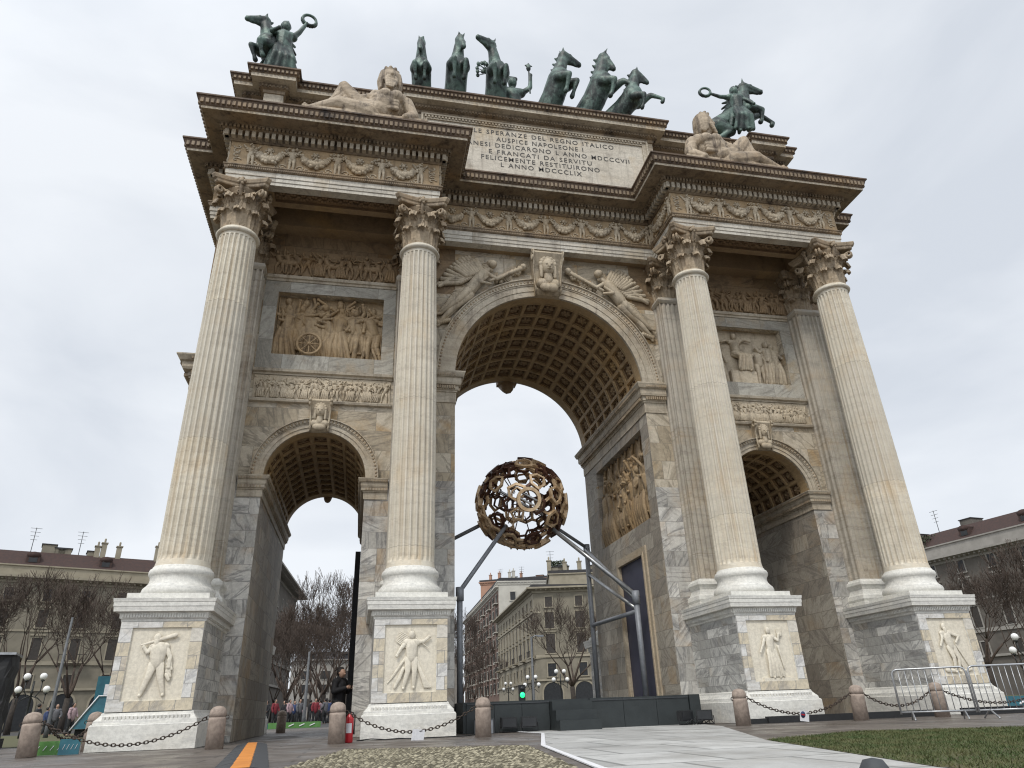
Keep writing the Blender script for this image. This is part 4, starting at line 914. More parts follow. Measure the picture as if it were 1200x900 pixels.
for i,(t,z,w) in enumerate(rows):
    cu=bpy.data.curves.new('t','FONT'); cu.body=t.replace('Ù','U'); cu.size=.30; cu.align_x='CENTER'; cu.align_y='CENTER'; cu.extrude=.004; cu.space_character=1.25; cu.space_word=1.2; cu.resolution_u=3; cu.offset=.0015
    to=bpy.data.objects.new('t',cu); COL.objects.link(to); dg=bpy.context.evaluated_depsgraph_get(); me=bpy.data.meshes.new_from_object(to.evaluated_get(dg))
    xs=[v.co.x for v in me.vertices]; sc=w/(max(xs)-min(xs)); mid=(max(xs)+min(xs))/2
    lt.add([((v.co.x-mid)*sc+.07,cy_-.036-v.co.z,z+v.co.y) for v in me.vertices],[tuple(p.vertices) for p in me.polygons]); bpy.data.objects.remove(to)
    # serifs on the line's letters are suggested by thin feet
part(lt,'inscription_lettering',MT['letter'],IP)
# big relief and door in the right wall of the central passage (and the left one)
for s in (-1,1):
    Tm=lambda v,s=s:(s*(WA+.298+v.y),5.0+s*-(v.x),v.z)
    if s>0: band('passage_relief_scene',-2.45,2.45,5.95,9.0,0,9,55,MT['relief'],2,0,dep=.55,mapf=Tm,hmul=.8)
    else:
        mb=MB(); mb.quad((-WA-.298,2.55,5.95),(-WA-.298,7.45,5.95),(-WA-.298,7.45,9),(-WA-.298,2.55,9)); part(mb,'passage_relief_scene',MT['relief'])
    d=MB(); x=s*(WA+.03); d.box(*sorted((x,x+s*.05)),3.456,5.744,.004,4.944)
    D=part(d,'door',MT['navy'])
    f=MB()
    for (y0,y1,z0,z1) in ((3.2,3.447,.002,5.2),(5.753,6.0,.002,5.2),(3.447,5.753,4.953,5.2)): f.box(*sorted((s*(WA-.06),s*(WA-.002))),y0,y1,z0,z1)
    for (y0,y1,z0,z1) in ((3.38,3.46,.004,4.94),(5.74,5.82,.004,4.94),(3.38,5.82,4.94,5.02)): f.box(*sorted((s*(WA-.10),s*(WA+.05))),y0,y1,z0,z1)
    part(f,'door_frame',MT['reliefp'])
mb=MB()   # drapery carved at the top of the passage relief
for i in range(12):
    y=2.8+.38*i; mb.tube([(WA+.24,y+.16*sin(q*.5)*(1 if i%2 else -1),9.0-.12*q) for q in range(9)],.05,0,5)
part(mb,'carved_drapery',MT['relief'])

# ================================================================== ROOF STATUES
def river_god(x,label,mir,turn):
    G=1.2; fx=lambda x: x if x<.5 else .5+(x-.5)*.64
    mb=MB(); T=lambda v:(mir*fx(v.x)*G,v.y*G,v.z*G); A=lambda a,b,r0,r1: mb.cap(a,b,r0*G,r1*G,T=T,n=12)
    # local: reclining along +x (legs outwards), torso at x=0
    A((.55,0,.38),(.15,-.05,.95),.42,.46); A((-.25,-.1,1.25),(.45,-.05,1.3),.24,.24); A((.05,-.05,1.4),(.05,-.12,1.75),.2,.17)
    hr_=Matrix.Rotation(turn,3,'Z'); hc=Vector((.05,-.12,2.05))
    H=lambda a,b,r0,r1: A(tuple(hc+hr_@Vector(a)),tuple(hc+hr_@Vector(b)),r0,r1)
    SP=lambda a,r_,sc=(1,1,1): mb.sphere(hc+hr_@Vector(a),r_*G,T=lambda v:(mir*(v.x),v.y,v.z),n=12,sc=sc) if 0 else H(a,a,r_,r_)
    H((0,0,-.05),(0,.02,.12),.24,.25); H((0,-.12,-.08),(0,-.13,.02),.16,.17)          # skull and face
    H((0,-.25,.06),(0,-.31,-.04),.035,.055); H((-.11,-.22,.10),(.11,-.22,.10),.035,.035); H((-.15,-.17,-.06),(-.06,-.24,-.08),.05,.04); H((.15,-.17,-.06),(.06,-.24,-.08),.05,.04)
    for i in range(6): x_=-.125+.05*i; H((x_,-.22,-.16),(x_*.75+.03*(i%2),-.34,-.50-.08*(i%2)),.065,.035)      # beard strands
    H((-.1,-.26,-.13),(.1,-.26,-.13),.045,.045)
    for i in range(11):                                                             # long hair round the back and sides
        a_2=-.35+(PI+.7)*i/10; c_2,s_2=cos(a_2),sin(a_2); H((.22*c_2,.20*s_2,.18),(.29*c_2,.25*s_2,-.12),.085,.07); H((.29*c_2,.25*s_2,-.12),(.27*c_2,.22*s_2,-.42-.06*(i%2)),.07,.045)
    for i in range(9): a_2=2*PI*i/9; H((.17*cos(a_2),.15*sin(a_2)-.02,.27),(.2*cos(a_2),.18*sin(a_2)-.03,.31),.075,.05)
    A((-.42,-.1,1.22),(-.62,-.2,.7),.19,.15); A((-.62,-.2,.7),(-.45,-.55,.28),.14,.1); mb.sphere((-.42,-.6,.22),.12,T=T)
    A((.5,-.1,1.22),(.95,-.3,.95),.18,.14); A((.95,-.3,.95),(1.45,-.3,1.1),.13,.1); mb.sphere((1.5,-.3,1.12),.12,T=T)
    A((.15,-.42,1.15),(.18,-.42,1.1),.17,.17); A((-.15,-.4,1.15),(-.12,-.4,1.1),.17,.17)
    A((1.15,-.25,.95),(.35,-.3,.55),.12,.28)   # urn
    # legs with drapery
    A((.6,-.1,.4),(1.75,-.1,1.42),.36,.25); A((1.75,-.1,1.42),(2.55,-.1,.3),.23,.13); A((2.5,-.1,.22),(2.85,-.25,.15),.13,.08)
    A((.6,-.35,.3),(1.9,-.45,.5),.32,.22); A((1.9,-.45,.5),(3.0,-.45,.22),.2,.11); A((3.0,-.45,.2),(3.2,-.5,.3),.1,.07)
    for i in range(6): A((1.1+.13*i,-.22,.95+.07*i),(1.7+.2*i,-.46,.2),.09,.06)
    for i in range(5): A((.4+.15*i,-.2,.75),(.5+.2*i,-.5,.15),.1,.1)
    for i in range(4): A((-.18,-.46,1.0-.12*i),(.45,-.46,.98-.12*i),.06,.06)
    mb.box(-1.0,3.3,-.65,.45,-.02,.2,T=T)
    o=remesh(mb,'river_god_statue',MT['statue'],.03,1,None,(x,-.55,17.70)); tag(o,label,'statue','reclining marble river gods'); return o
river_god(-5.75,'bearded marble river god reclining on the left cornice, legs stretched to the left',-1,-.15)
river_god(5.75,'bearded marble river god reclining on the right cornice, head in profile to the right',1,1.15)

def horse_mb(mb,rear=.9,turn=0,T=None,k=1.0,bend=0,forelift=(0,0),nose=-.3):
    # facing -Y in local space; rear = pitch of the trunk in radians; head turned by `turn` about z. unit about 1 = trunk length 2.0 m
    A=lambda a,b,r0,r1,n=12: mb.cap(a,b,r0,r1,T=T,n=n)
    cr,sr=cos(rear),sin(rear); hipz=1.45
    B=lambda y,z,x=0:(x,-(y*cr-z*sr),hipz+y*sr+z*cr)     # trunk frame: y forward, z up
    A(B(0,0),B(1.0,-.02),.50,.46); A(B(.9,.0),B(1.55,.05),.46,.48); A(B(1.45,-.15),B(1.75,.1),.36,.3); A(B(-.1,.0,-.12),B(-.1,.0,.12),.46,.46)
    base=Vector(B(1.6,.25)); nt_=base+Vector((sin(turn)*.25,-.25,1.08)); ct,st=cos(turn),sin(turn)
    A(base,base.lerp(nt_,.5)+Vector((0,-.05,0)),.36,.25); A(base.lerp(nt_,.5)+Vector((0,-.05,0)),nt_,.25,.18); A(Vector(B(1.3,.3)),base.lerp(nt_,.6),.28,.2)
    pc=nose; F=Vector((st*cos(pc),-ct*cos(pc),sin(pc))); U=Vector((-st*sin(pc),ct*sin(pc),cos(pc))); X=Vector((ct,st,0))
    hd=lambda f,z,x=0: nt_+F*f+U*z+X*x
    A(hd(-.02,.02),hd(.3,.0),.215,.18); A(hd(.28,.02),hd(.66,.0),.17,.115); A(hd(.64,-.02),hd(.76,-.04),.125,.105); A(hd(.1,-.16),hd(.38,-.15),.15,.09); A(hd(.38,-.15),hd(.64,-.16),.075,.055)
    for s in (-1,1): A(hd(-.06,.16,s*.10),hd(-.14,.40,s*.13),.065,.02,8); mb.sphere(hd(.26,.09,s*.15),.05,T=T); mb.sphere(hd(.78,.02,s*.065),.045,T=T)
    for i in range(9):   # mane
        t=i/8; p=base.lerp(nt_,t)+Vector((0,.2-.06*t,.05)); A(p,p+Vector((-.12 if i%2 else .1,.14,.12)),.11,.05,8)
    A(hd(-.05,.2),hd(.2,.2),.08,.05,8)
    # fore legs raised and folded
    for s,l in ((-1,forelift[0]),(1,forelift[1])):
        sh=Vector(B(1.5,-.2,s*.28)); kn=sh+Vector((-s*.04+l*.2,-.50-.1*l,-.16+l*.42)); ft=kn+Vector((-s*.04+l*.15,.20-l*.65,-.46+l*.06)); 
        A(sh,kn,.24,.12); A(kn,ft,.115,.075); A(ft,ft+Vector((0,.08,-.13)),.085,.11)
    for s in (-1,1):
        h=Vector(B(0,-.1,s*.27)); kn=Vector((s*.33,-.45,.95)); hk=Vector((s*.32,.28,.55)); ft=Vector((s*.32,.0,.08))
        A(h,kn,.34,.2); A(kn,hk,.19,.11); A(hk,ft,.1,.075); A(ft,ft+Vector((0,-.1,-.02)),.1,.11)
    A(Vector(B(-.35,.2)),Vector((0,.75,1.5)),.14,.17); A(Vector((0,.75,1.5)),Vector((0,1.05,.5)),.18,.08)
def bronze_horse(x,y,z,rear,turn,rz,label,sc=1.35,fl=(0,0),nose=-.3,stretch=1):
    mb=MB(); T=lambda v:(v[0]*sc*.86,v[1]*sc*.9,v[2]*sc*stretch)
    horse_mb(mb,rear,turn,T,forelift=fl,nose=nose)
    mb.box(-.6*sc,.6*sc,-.9*sc,.9*sc,-.02,.12)
    o=remesh(mb,'bronze_horse',MT['bronze'],.055,2,None,(x,y,z),rz); tag(o,label,'bronze horse','six rearing bronze chariot horses'); return o
HZ=22.5
st=MB(); st.box(-5.3,5.3,2.2,9.2,22.0,HZ); pl=part(st,'chariot_plinth',MT['corn'])
bronze_horse(-4.42,3.9,HZ,.85,-.05,-.15,'leftmost bronze chariot horse, face to the front, only neck and head above the ledge',1.07,nose=-1.05)
bronze_horse(-3.05,3.9,HZ,1.0,.3,.05,'bronze rearing horse second from the left, long neck and head bent right',1.2,nose=-1.0)
bronze_horse(-1.25,3.9,HZ,1.0,-1.1,.0,'bronze rearing horse third from the left, muzzle lifted and pointing left',1.2,nose=.0)
bronze_horse(1.0,3.9,HZ,.9,1.2,.6,'bronze rearing horse right of the goddess, head in profile to the right',1.27,nose=-.15)
bronze_horse(2.75,3.7,HZ,.85,.35,.75,'bronze rearing horse second from the right, head down, foreleg stretched right',1.28,(.0,.9),nose=-1.0)
bronze_horse(3.85,3.4,HZ,.5,.5,.8,'small looking rightmost bronze horse, one foreleg hanging over the ledge',1.08,(.1,1.1),nose=-.8)
# goddess in the chariot
gd=MB(); sc=4.0; T=lambda v:(v[0]*sc,v[1]*sc,v[2]*sc)
human(gd,T=T,n=12,le=(.2,-.03,.86),lh=(.21,-.05,1.04),re=(-.2,-.03,.78),rh=(-.27,-.08,.95),skirt=True)
for i in range(5): gd.cap((.0,.03,.95),(.02*i-.04,.0,1.0),.04,.03,T=T)
gd.cap((.19,-.05,.75),(.19,-.05,1.16),.012,.012,T=T); gd.cap((.19,-.05,1.14),(.19,-.05,1.22),.03,.015,T=T); gd.cap((.15,-.05,1.19),(.23,-.05,1.19),.012,.012,T=T)
gd.box(-.6,.6,-.6,.5,-.02,.1)
GD=empty('goddess_statue',(-.38,3.9,HZ+.1),'bronze goddess behind the horses, one arm raised beside a staff, branch in other hand','statue')
g_=remesh(gd,'figure',MT['bronze'],.05,2,GD)
br=MB(); r=random.Random(2); o0=Vector((-.27*sc,-.08*sc,.95*sc))
for i in range(16):
    p=o0+Vector((-r.uniform(0,.55),r.uniform(-.2,.2),r.uniform(-.1,.8))); br.cap(o0,p,.02,.015,n=5); br.sphere(p,.09,n=6,sc=(1,.6,1.4))
br.obj('olive_branch',MT['bronze'],GD)
ch=MB(); ch.lathe([(.9,0),(1.0,.5),(1.0,1.3),(.95,1.35),(.95,.2)],20,arc=PI,a0=PI,T=lambda v:(v[0],v[1]+.3,v[2]+.3))
for s in (-1,1):
    ch.tube([(s*1.15,.4+.7*cos(2*PI*i/20),.75+.7*sin(2*PI*i/20)) for i in range(20)],.07,0,6,True)
    for i in range(8): ch.cap((s*1.15,.4,.75),(s*1.15,.4+.7*cos(PI*i/4),.75+.7*sin(PI*i/4)),.04,.03)
c_=ch.obj('chariot',MT['bronze'],None,(-.15,6.6,HZ)); tag(c_,'bronze two wheeled chariot hidden behind the rearing horses on the roof','chariot')
# mounted victories on the corner pedestals
def rider(x,y,rz,turn,label,wr_side,fl,nose,sc,wreath,rear,fpos,fh,frz):
    E=empty('mounted_victory_statue',(x,y,22.11),label,'equestrian statue','mounted bronze figures at the roof corners')
    mb=MB(); T=lambda v:(v[0]*sc,v[1]*sc,v[2]*sc); horse_mb(mb,rear,turn,T,forelift=fl,nose=nose); mb.box(-.6*sc,.6*sc,-.9*sc,.9*sc,-.02,.1)
    remesh(mb,'horse',MT['bronze'],.045,1,E,rz=rz)
    fg=MB(); Rz=Matrix.Rotation(frz,3,'Z'); fp=Vector(fpos)
    Tf=lambda v:tuple(fp+(Rz@Vector(v))*fh)
    w=Vector(wreath); sh=Vector((.10*wr_side,0,.785)); el=sh.lerp(w,.5)+Vector((0,0,-.03))
    kw=dict(lk=(.09,-.10,.30),lf=(.08,-.02,.05),rk=(-.05,-.06,.28),rf=(-.06,.02,.03))
    if wr_side>0: kw.update(le=el,lh=w,re=(-.16,-.1,.66),rh=(-.08,-.22,.62))
    else: kw.update(re=el,rh=w,le=(.17,-.06,.66),lh=(.22,-.12,.54))
    human(fg,T=Tf,n=10,k=1.12,skirt=True,**kw)
    A=lambda a,b,r0,r1: fg.cap(a,b,r0,r1,T=Tf,n=8)
    for s in (-1,1):
        for i in range(6): A((s*.05,.06,.78-.02*i),(s*(.13+.02*i),.14+.02*i,.93-.11*i),.035,.018)
        A((s*.08,.0,.5),(s*.16,.04,.18),.06,.04)
    fg.sphere((0,.01,.955),.072,T=Tf,n=8); A((0,.05,.93),(0,.08,.89),.045,.035); A((-.02,.0,1.0),(.02,-.01,1.03),.025,.015)
    remesh(fg,'rider',MT['bronze'],.032,1,E)
    wr=MB(); u=(w-el).normalized(); vdir=Vector((1,0,0)) if abs(u.x)<.8 else Vector((0,0,1)); vdir=(vdir-u*vdir.dot(u)).normalized(); c=w+u*.085
    ring=[c+(u*cos(2*PI*i/28)+vdir*sin(2*PI*i/28))*.085 for i in range(28)]
    wr.tube(ring,.019,0,8,True,T=Tf)
    for i,p in enumerate(ring): wr.cap(p,p+Vector((0,.02,0))+(p-c).normalized()*.015,.019,.012,T=Tf,n=5)
    wr.obj('wreath',MT['bronze'],E)
    return E
rider(-9.75,3.05,-.7,-.5,'bronze rider at the left roof corner, wreath held high, horse head turned left',1,(.0,.0),-.35,.97,(.24,-.02,1.10),.5,(-.25,-1.1,.35),3.1,.25)
rider(8.65,2.6,1.25,.2,'bronze rider on prancing horse at the right roof corner, wreath held out left',-1,(.2,1.1),-.25,1.1,(-.40,.03,.88),.6,(.75,-.75,.75),2.75,-.1)

# ================================================================== SQUARE FURNITURE
# granite bollards and chains
def bollard_mb():
    mb=MB(); pr=[(.17,0),(.165,.52),(.163,.56),(.150,.565),(.150,.575),(.162,.58),(.16,.64),(.145,.70),(.10,.745),(.04,.765),(0,.77)]
    mb.lathe(pr,24); return mb
BM=bollard_mb().mesh('bollard',MT['bollard'])
RMS=[]
for s in (-1,1): ring_mb=MB(); ring_mb.tube([(s*(.18+.035*cos(2*PI*i/10)),0,.56+.035*sin(2*PI*i/10)) for i in range(10)],.009,0,5,True); RMS.append(ring_mb.mesh('ring',MT['iron']))

bl=[(-11.7,-2,'granite bollard leftmost of the front row, beside the lawn edge',.06),(-8.42,-2,'granite bollard between the club bearer pedestal and the orange cable cover',-.03),(-6.1,-2,'granite bollard with the red extinguisher beside it',.02),
    (-3.1,-2,'granite bollard in front of the dark platform corner',0),(2.88,-2,'granite bollard before the pedestal with the robed woman',-.05),(5.92,-2,'granite bollard in front of the right passage',-.03),(8.15,-2,'granite bollard standing behind the metal crowd barrier',-.02),
    (-11.35,.3,'granite bollard just left of the leftmost pedestal, behind the chain',.02),(-8.48,12.0,'dark bollard seen on the far side through the left passage',0)]
BP=[]
for x,y,l,tl in bl:
    o=bpy.data.objects.new('bollard',BM); COL.objects.link(o); o.location=(x,y,-.008); o.rotation_euler=(0,tl,random.Random(int(x*9)).uniform(0,3)); tag(o,l,'bollard','granite bollards around the arch')
    if y<5:
        for rm in RMS: q=inst('ring',rm,o); q.rotation_euler=(0,0,-o.rotation_euler[2])
    BP.append((x,y))
def chain(p,q,sag,label,weed=False):
    mb=MB(); p=Vector(p); q=Vector(q); L_=(q-p).length; n=int(L_*1.06/.075); 
    pt=lambda t: p.lerp(q,t)+Vector((0,0,-sag*4*t*(1-t)))
    for i in range(n):
        t=(i+.5)/n; c=pt(t); d=(pt(min(1,t+.01))-pt(max(0,t-.01))).normalized(); u=Vector((0,0,1)) if i%2 else Vector((d.y,-d.x,0)); u=(u-d*u.dot(d)).normalized()
        mb.tube([c+d*.048*cos(a)*1.0+u*.026*sin(a) for a in [2*PI*k/10 for k in range(10)]],.0105,0,5,True)
    o=mb.obj('chain',MT['iron']); tag(o,label,'chain','iron chains hung between bollards')
def rp(i,s): return (bl[i][0]+s*.21,bl[i][1],.55)
chain(rp(0,1),rp(1,-1),.42,'iron chain sagging in front of the leftmost pedestal')
chain(rp(2,1),rp(3,-1),.40,'iron chain with a white card, in front of the second pedestal')
chain(rp(4,1),rp(5,-1),.36,'iron chain with a round printed card, before the third pedestal')
chain(rp(5,1),rp(6,-1),.28,'iron chain running behind the crowd barrier')
chain((-11.5,-1.9,.55),(-11.3,.1,.55),.3,'short iron chain running back beside the leftmost pedestal')
chain(rp(6,1),(11.2,-2,.45),.25,'iron chain running to the right behind the second barrier')
def card(x,z,label,logo):
    mb=MB(); mb.box(-.13,.13,-.006,.006,-.22,0); mb.tube([(-.05,0,0),(0,0,.04),(.05,0,0)],.004,0,4)
    E=mb.obj('hanging_card',MT['white'],None,(x,-2.03,z)); tag(E,label,'card')
    if logo:
        m=MB(); m.lathe([(.07,0),(.07,.004)],20,T=lambda v:(v[0]-.05,-.008-v[2],v[1]-.08)); m.obj('round_symbol',MT['jblue'],E)
        m=MB(); m.box(-.10,.0,-.015,-.012,-.095,-.065); m.obj('symbol_bar',MT['red'],E)
    E.rotation_euler=(.1,.12,.2)
card(-4.45,.19,'small crumpled white card hanging at the lowest point of the chain',False)
card(4.45,.24,'white card with a round red and blue symbol, hanging on the chain',True)
# fire extinguisher
E_=empty('fire_extinguisher',(-5.86,-1.75,-.008),'red fire extinguisher standing right behind a granite bollard','fire extinguisher')
mb=MB(); mb.lathe([(.075,0),(.08,.02),(.08,.44),(.07,.49),(.03,.53),(.025,.56)],20); mb.obj('cylinder',MT['red'],E_)
mb=MB(); mb.box(-.02,.02,-.03,.03,.55,.60); mb.cap((0,0,.6),(0,-.1,.66),.012,.01); mb.cap((0,0,.6),(0,-.1,.60),.012,.01); mb.obj('valve_handle',MT['black'],E_)
mb=MB(); mb.tube([(0,.03,.57),(.06,.04,.56),(.10,.02,.45),(.095,0,.25),(.09,0,.15)],[.012,.012,.012,.014,.022],0,6); mb.obj('hose',MT['black'],E_)
mb=MB(); mb.lathe([(.0815,.18),(.0815,.36)],20,arc=1.6,a0=-2.6); mb.obj('white_label',MT['white'],E_)
# cable protector
E_=empty('cable_protector',(-7.9,-.2,0),'orange and black cable ramp lying across the pavement','cable ramp')
for k in range(9):
    y=-.25-.98*k; x=.93*k*.118
    mb=MB(); mb.add([(x-.30,y,.004),(x-.14,y,.035),(x+.14,y,.035),(x+.30,y,.004),(x-.30+.1,y-.96,.004),(x-.14+.1,y-.96,.035),(x+.14+.1,y-.96,.035),(x+.3+.1,y-.96,.004)],[(0,4,5,1),(1,5,6,2),(2,6,7,3),(0,1,2,3),(7,6,5,4)]); mb.obj('rubber_ramp',MT['rubber'],E_)
    mb=MB(); 
    for j in range(5):
        yy=y-.03-.19*j; xo=x+.1*(.03+.19*j)/.96; mb.add([(xo-.10,yy,.036),(xo+.10,yy,.036),(xo+.118,yy-.17,.036),(xo-.082,yy-.17,.036),(xo-.09,yy-.01,.043),(xo+.09,yy-.01,.043),(xo+.108,yy-.16,.043),(xo-.072,yy-.16,.043)],[(4,7,6,5),(0,4,5,1),(1,5,6,2),(2,6,7,3),(3,7,4,0)])
    mb.obj('orange_lid',MT['orange'],E_)
# crowd barriers
def barrier(p,q,label):
    p=Vector(p); q=Vector(q); d=q-p; L_=d.length; E=empty('crowd_barrier',p,label,'barrier','metal crowd barriers at the right pedestal',math.atan2(d.y,d.x))
    H=1.02; mb=MB(); r=.021
    mb.tube([(0.0,0,.12),(0,0,H-.1),(.03,0,H-.03),(.1,0,H),(L_-.1,0,H),(L_-.03,0,H-.03),(L_,0,H-.1),(L_,0,.12)],r,0,8); mb.tube([(0,0,.16),(L_,0,.16)],r*.9,0,8); mb.obj('frame',MT['galv'],E)
    n=int(L_/.125)
    for i in range(1,n):
        x=L_*i/n; m=MB(); m.tube([(x,0,.16),(x,0,H)],.0085,0,6); m.obj('bar',MT['galv'],E)
    for x in (.22,L_-.22):
        m=MB(); m.tube([(x,-.30,0),(x,-.28,.02),(x,0,.17),(x,.28,.02),(x,.30,0)],.017,0,6); m.obj('foot',MT['galv'],E)
    return E
barrier((5.95,-3.35,-.006),(7.15,-4.15,-.006),'galvanised crowd barrier standing in front of the bollard, left of the two')
barrier((7.10,-4.27,-.006),(9.2,-4.9,-.006),'galvanised crowd barrier running out of the picture at the right edge')
# low black cable skirt along the right pedestals
mb=MB(); mb.box(3.9,8.9,-1.36,-1.2,-.007,.14); mb.box(3.3,3.9,-1.30,-1.18,-.007,.10); o=mb.obj('cable_skirt',MT['black']); tag(o,'low black skirting strip lying along the foot of the right pedestals','skirting')
mb=MB(); mb.box(8.9,13.5,-1.9,-1.75,-.007,.16); o=mb.obj('cable_skirt',MT['black']); tag(o,'low black skirting strip behind the crowd barriers at the right edge','skirting')
# two dark domed lamps at the front
for x,y,h,l in ((-3.0,-14.28,.20,'dark domed ground lamp on the marble walkway near the front'),(-2.14,-14.80,.24,'dark ground lamp cut by the bottom right corner')):
    mb=MB(); mb.lathe([(.075,0),(.08,h*.4),(.075,h*.75),(.05,h*.95),(0,h)],20); o=mb.obj('ground_lamp',MT['rubber'],None,(x,y,.0)); tag(o,l,'ground lamp')

# ---- stage platform with steps
E_=empty('stage_platform',(-.5,4,0),'dark platform with front steps filling the central passage','platform')
def bx(name,x0,x1,y0,y1,z0,z1,m,par=E_,o=(-.5,4,0)):
    mb=MB(); mb.box(x0-o[0],x1-o[0],y0-o[1],y1-o[1],z0-o[2],z1-o[2]); return mb.obj(name,m,par)
bx('deck',-3.18,2.75,.5,8.6,0,.69,MT['stage'])
bx('side_panel',2.76,3.05,.42,1.4,0,.70,MT['stage'])
for x0,x1,zt in ((-3.1,-2.42,.66),(-2.41,-1.72,.66),(-1.71,-1.02,.66),(.05,.94,.695),(.95,1.84,.69),(1.85,2.74,.695)): bx('front_panel',x0,x1,.46,.499,.0,zt,MT['stage'])
for x0,x1 in ((-3.1,-1.02),(.05,2.74)): bx('edge_trim',x0,x1,.44,.459,.63,.655,MT['rubber'])
for i,(y0,z) in enumerate(((-.45,.22),(-.12,.44),(.2,.645))): bx('step',-1.0,.03,y0,y0+.32 if i<2 else .498,0.003,z,MT['stage'])
# equipment boxes
def flight(x,y,z,w,d,h,label,mat,rz=0):
    E=empty('equipment_case',(x,y,z),label,'equipment case',None,rz); mb=MB(); mb.box(-w/2,w/2,-d/2,d/2,0,h); mb.obj('case_body',mat,E)
    m=MB()
    for q in (-1,1): m.box(q*w/2-.015,q*w/2+.015,-d/2-.015,-d/2+.015,0,h+.01); 
    m.box(-w/2-.01,w/2+.01,-d/2-.012,d/2,h,h+.02); m.obj('edge_strip',MT['rubber'],E); return E
flight(-2.72,.22,0,.42,.35,.30,'grey box beside the bollard at the platform foot',MT['steel'])
def floodlight(x,y,rz,label):
    E=empty('floodlight',(x,y,0),label,'floodlight','black floodlights on the ground',rz)
    mb=MB(); mb.box(-.19,.19,-.08,.08,.09,.33); mb.obj('lamp_head',MT['black'],E)
    mb=MB(); mb.box(-.165,.165,-.095,-.081,.12,.30); mb.obj('lens',MT['glass'],E)
    mb=MB(); mb.tube([(-.21,0,.2),(-.22,0,.02),(.22,0,.02),(.21,0,.2)],.014,0,6); mb.obj('bracket',MT['black'],E)
    mb=MB()
    for k in range(7): mb.box(-.17+.05*k,-.155+.05*k,.08,.12,.11,.31)
    mb.obj('cooling_fins',MT['black'],E)
floodlight(-2.12,.2,.1,'black floodlight left of the other at the platform foot'); floodlight(-1.62,.15,-.1,'black floodlight nearest the platform steps')
floodlight(2.35,-.1,.3,'black floodlight tilted beside the right end of the platform'); floodlight(2.8,-.25,-.5,'black floodlight touching the plinth right of the platform')
mb=MB()
for i in range(7): mb.tube([(2.2+.1*i,-.3+.03*i,.01),(2.3+.1*i,-.35,.10+.03*(i%3)),(2.45+.1*i,-.2,.02)],.012,0,5)
o=mb.obj('cable_heap',MT['black']); tag(o,'black cables heaped at the foot of the plinth right of the platform','cable')
mb=MB(); mb.tube([(-5.7,-1.3,.01),(-5.4,-1.2,.03),(-5.1,-1.35,.01),(-4.8,-1.25,.02),(-4.6,-1.4,.01),(-4.2,-1.3,.01),(-3.4,-1.25,.01),(-2.9,-.3,.01)],.012,0,5); o=mb.obj('cable',MT['black']); tag(o,'thin black cable lying along the foot of the second pedestal','cable')

# ---- lattice sphere on its steel frame
SC=Vector((-.26,6.0,7.26)); SR=1.66
E_=empty('lattice_sphere',SC,'bronze coloured lattice sphere hanging in the central arch on grey rods','sculpture')
ico=[];ph=(1+5**.5)/2
for s1 in (-1,1):
    for s2 in (-1,1): ico+=[Vector((0,s1,s2*ph)),Vector((s1,s2*ph,0)),Vector((s2*ph,0,s1))]
ico=[v.normalized() for v in ico]
dod=[]
for i in range(12):
    for j in range(i):
        for k in range(j):
            if all((ico[a]-ico[b]).length<1.2 for a,b in((i,j),(j,k),(i,k))): dod.append(((ico[i]+ico[j]+ico[k])/3).normalized())
r=random.Random(4); view=(Vector((CX,CY,CZ))-SC).normalized()
def frame_of(n): a=n.orthogonal().normalized(); return a,n.cross(a)
plates=MB(); dark=MB()
def star(c,rad,thick,n_,rin,mbx,m,rot,depth):
    # a ring shaped star plate lying on the sphere, with real thickness
    a,b=frame_of(c); k=n_*2; vs=[]
    for lay in (depth,depth-thick):
        for ro in (1,0):
            for i in range(k):
                t=2*PI*i/k+rot; rr=rad*(1 if i%2==0 else .80); rr=rr if ro else rr*rin
                d=(c*SR+(a*cos(t)+b*sin(t))*rr).normalized()*(SR*lay); vs.append(d)
    fs=[]
    for i in range(k):
        j=(i+1)%k; fs+=[(i,j,k+j,k+i),(2*k+i,3*k+i,3*k+j,2*k+j),(i,2*k+i,2*k+j,j),(k+i,k+j,3*k+j,3*k+i)]
    mbx.add(vs,fs,m)
a,b=frame_of(view); hl=[]
for i in range(5): t=2*PI*i/5+.25; hl.append((view*.83+(a*cos(t)+b*sin(t))*.56).normalized())
hl+=[(-h).normalized() for h in hl[:4]]
import bmesh
bm=bmesh.new(); bmesh.ops.create_icosphere(bm,subdivisions=3,radius=1); bm.verts.ensure_lookup_table()
def hexring(v,lay,th,fo,fi,mbx,m,tw):
    c=v.co.normalized(); fs=[f.calc_center_median().normalized() for f in v.link_faces]; aa,bb=frame_of(c)
    fs.sort(key=lambda p:math.atan2((p-c).dot(bb),(p-c).dot(aa))); k=len(fs); vs=[]
    for L_ in (lay,lay-th):
        for q in (fo,fi): vs+=[(c+(p-c)*q*(1+(.10 if (j%2)==tw else -.05))).normalized()*SR*L_ for j,p in enumerate(fs)]
    mbx.add(vs,[f for i in range(k) for j in ((i+1)%k,) for f in ((i,j,k+j,k+i),(2*k+i,3*k+i,3*k+j,2*k+j),(i,2*k+i,2*k+j,j),(k+i,k+j,3*k+j,3*k+i))],m)
lnk=MB(); cnt=0; allp=[]
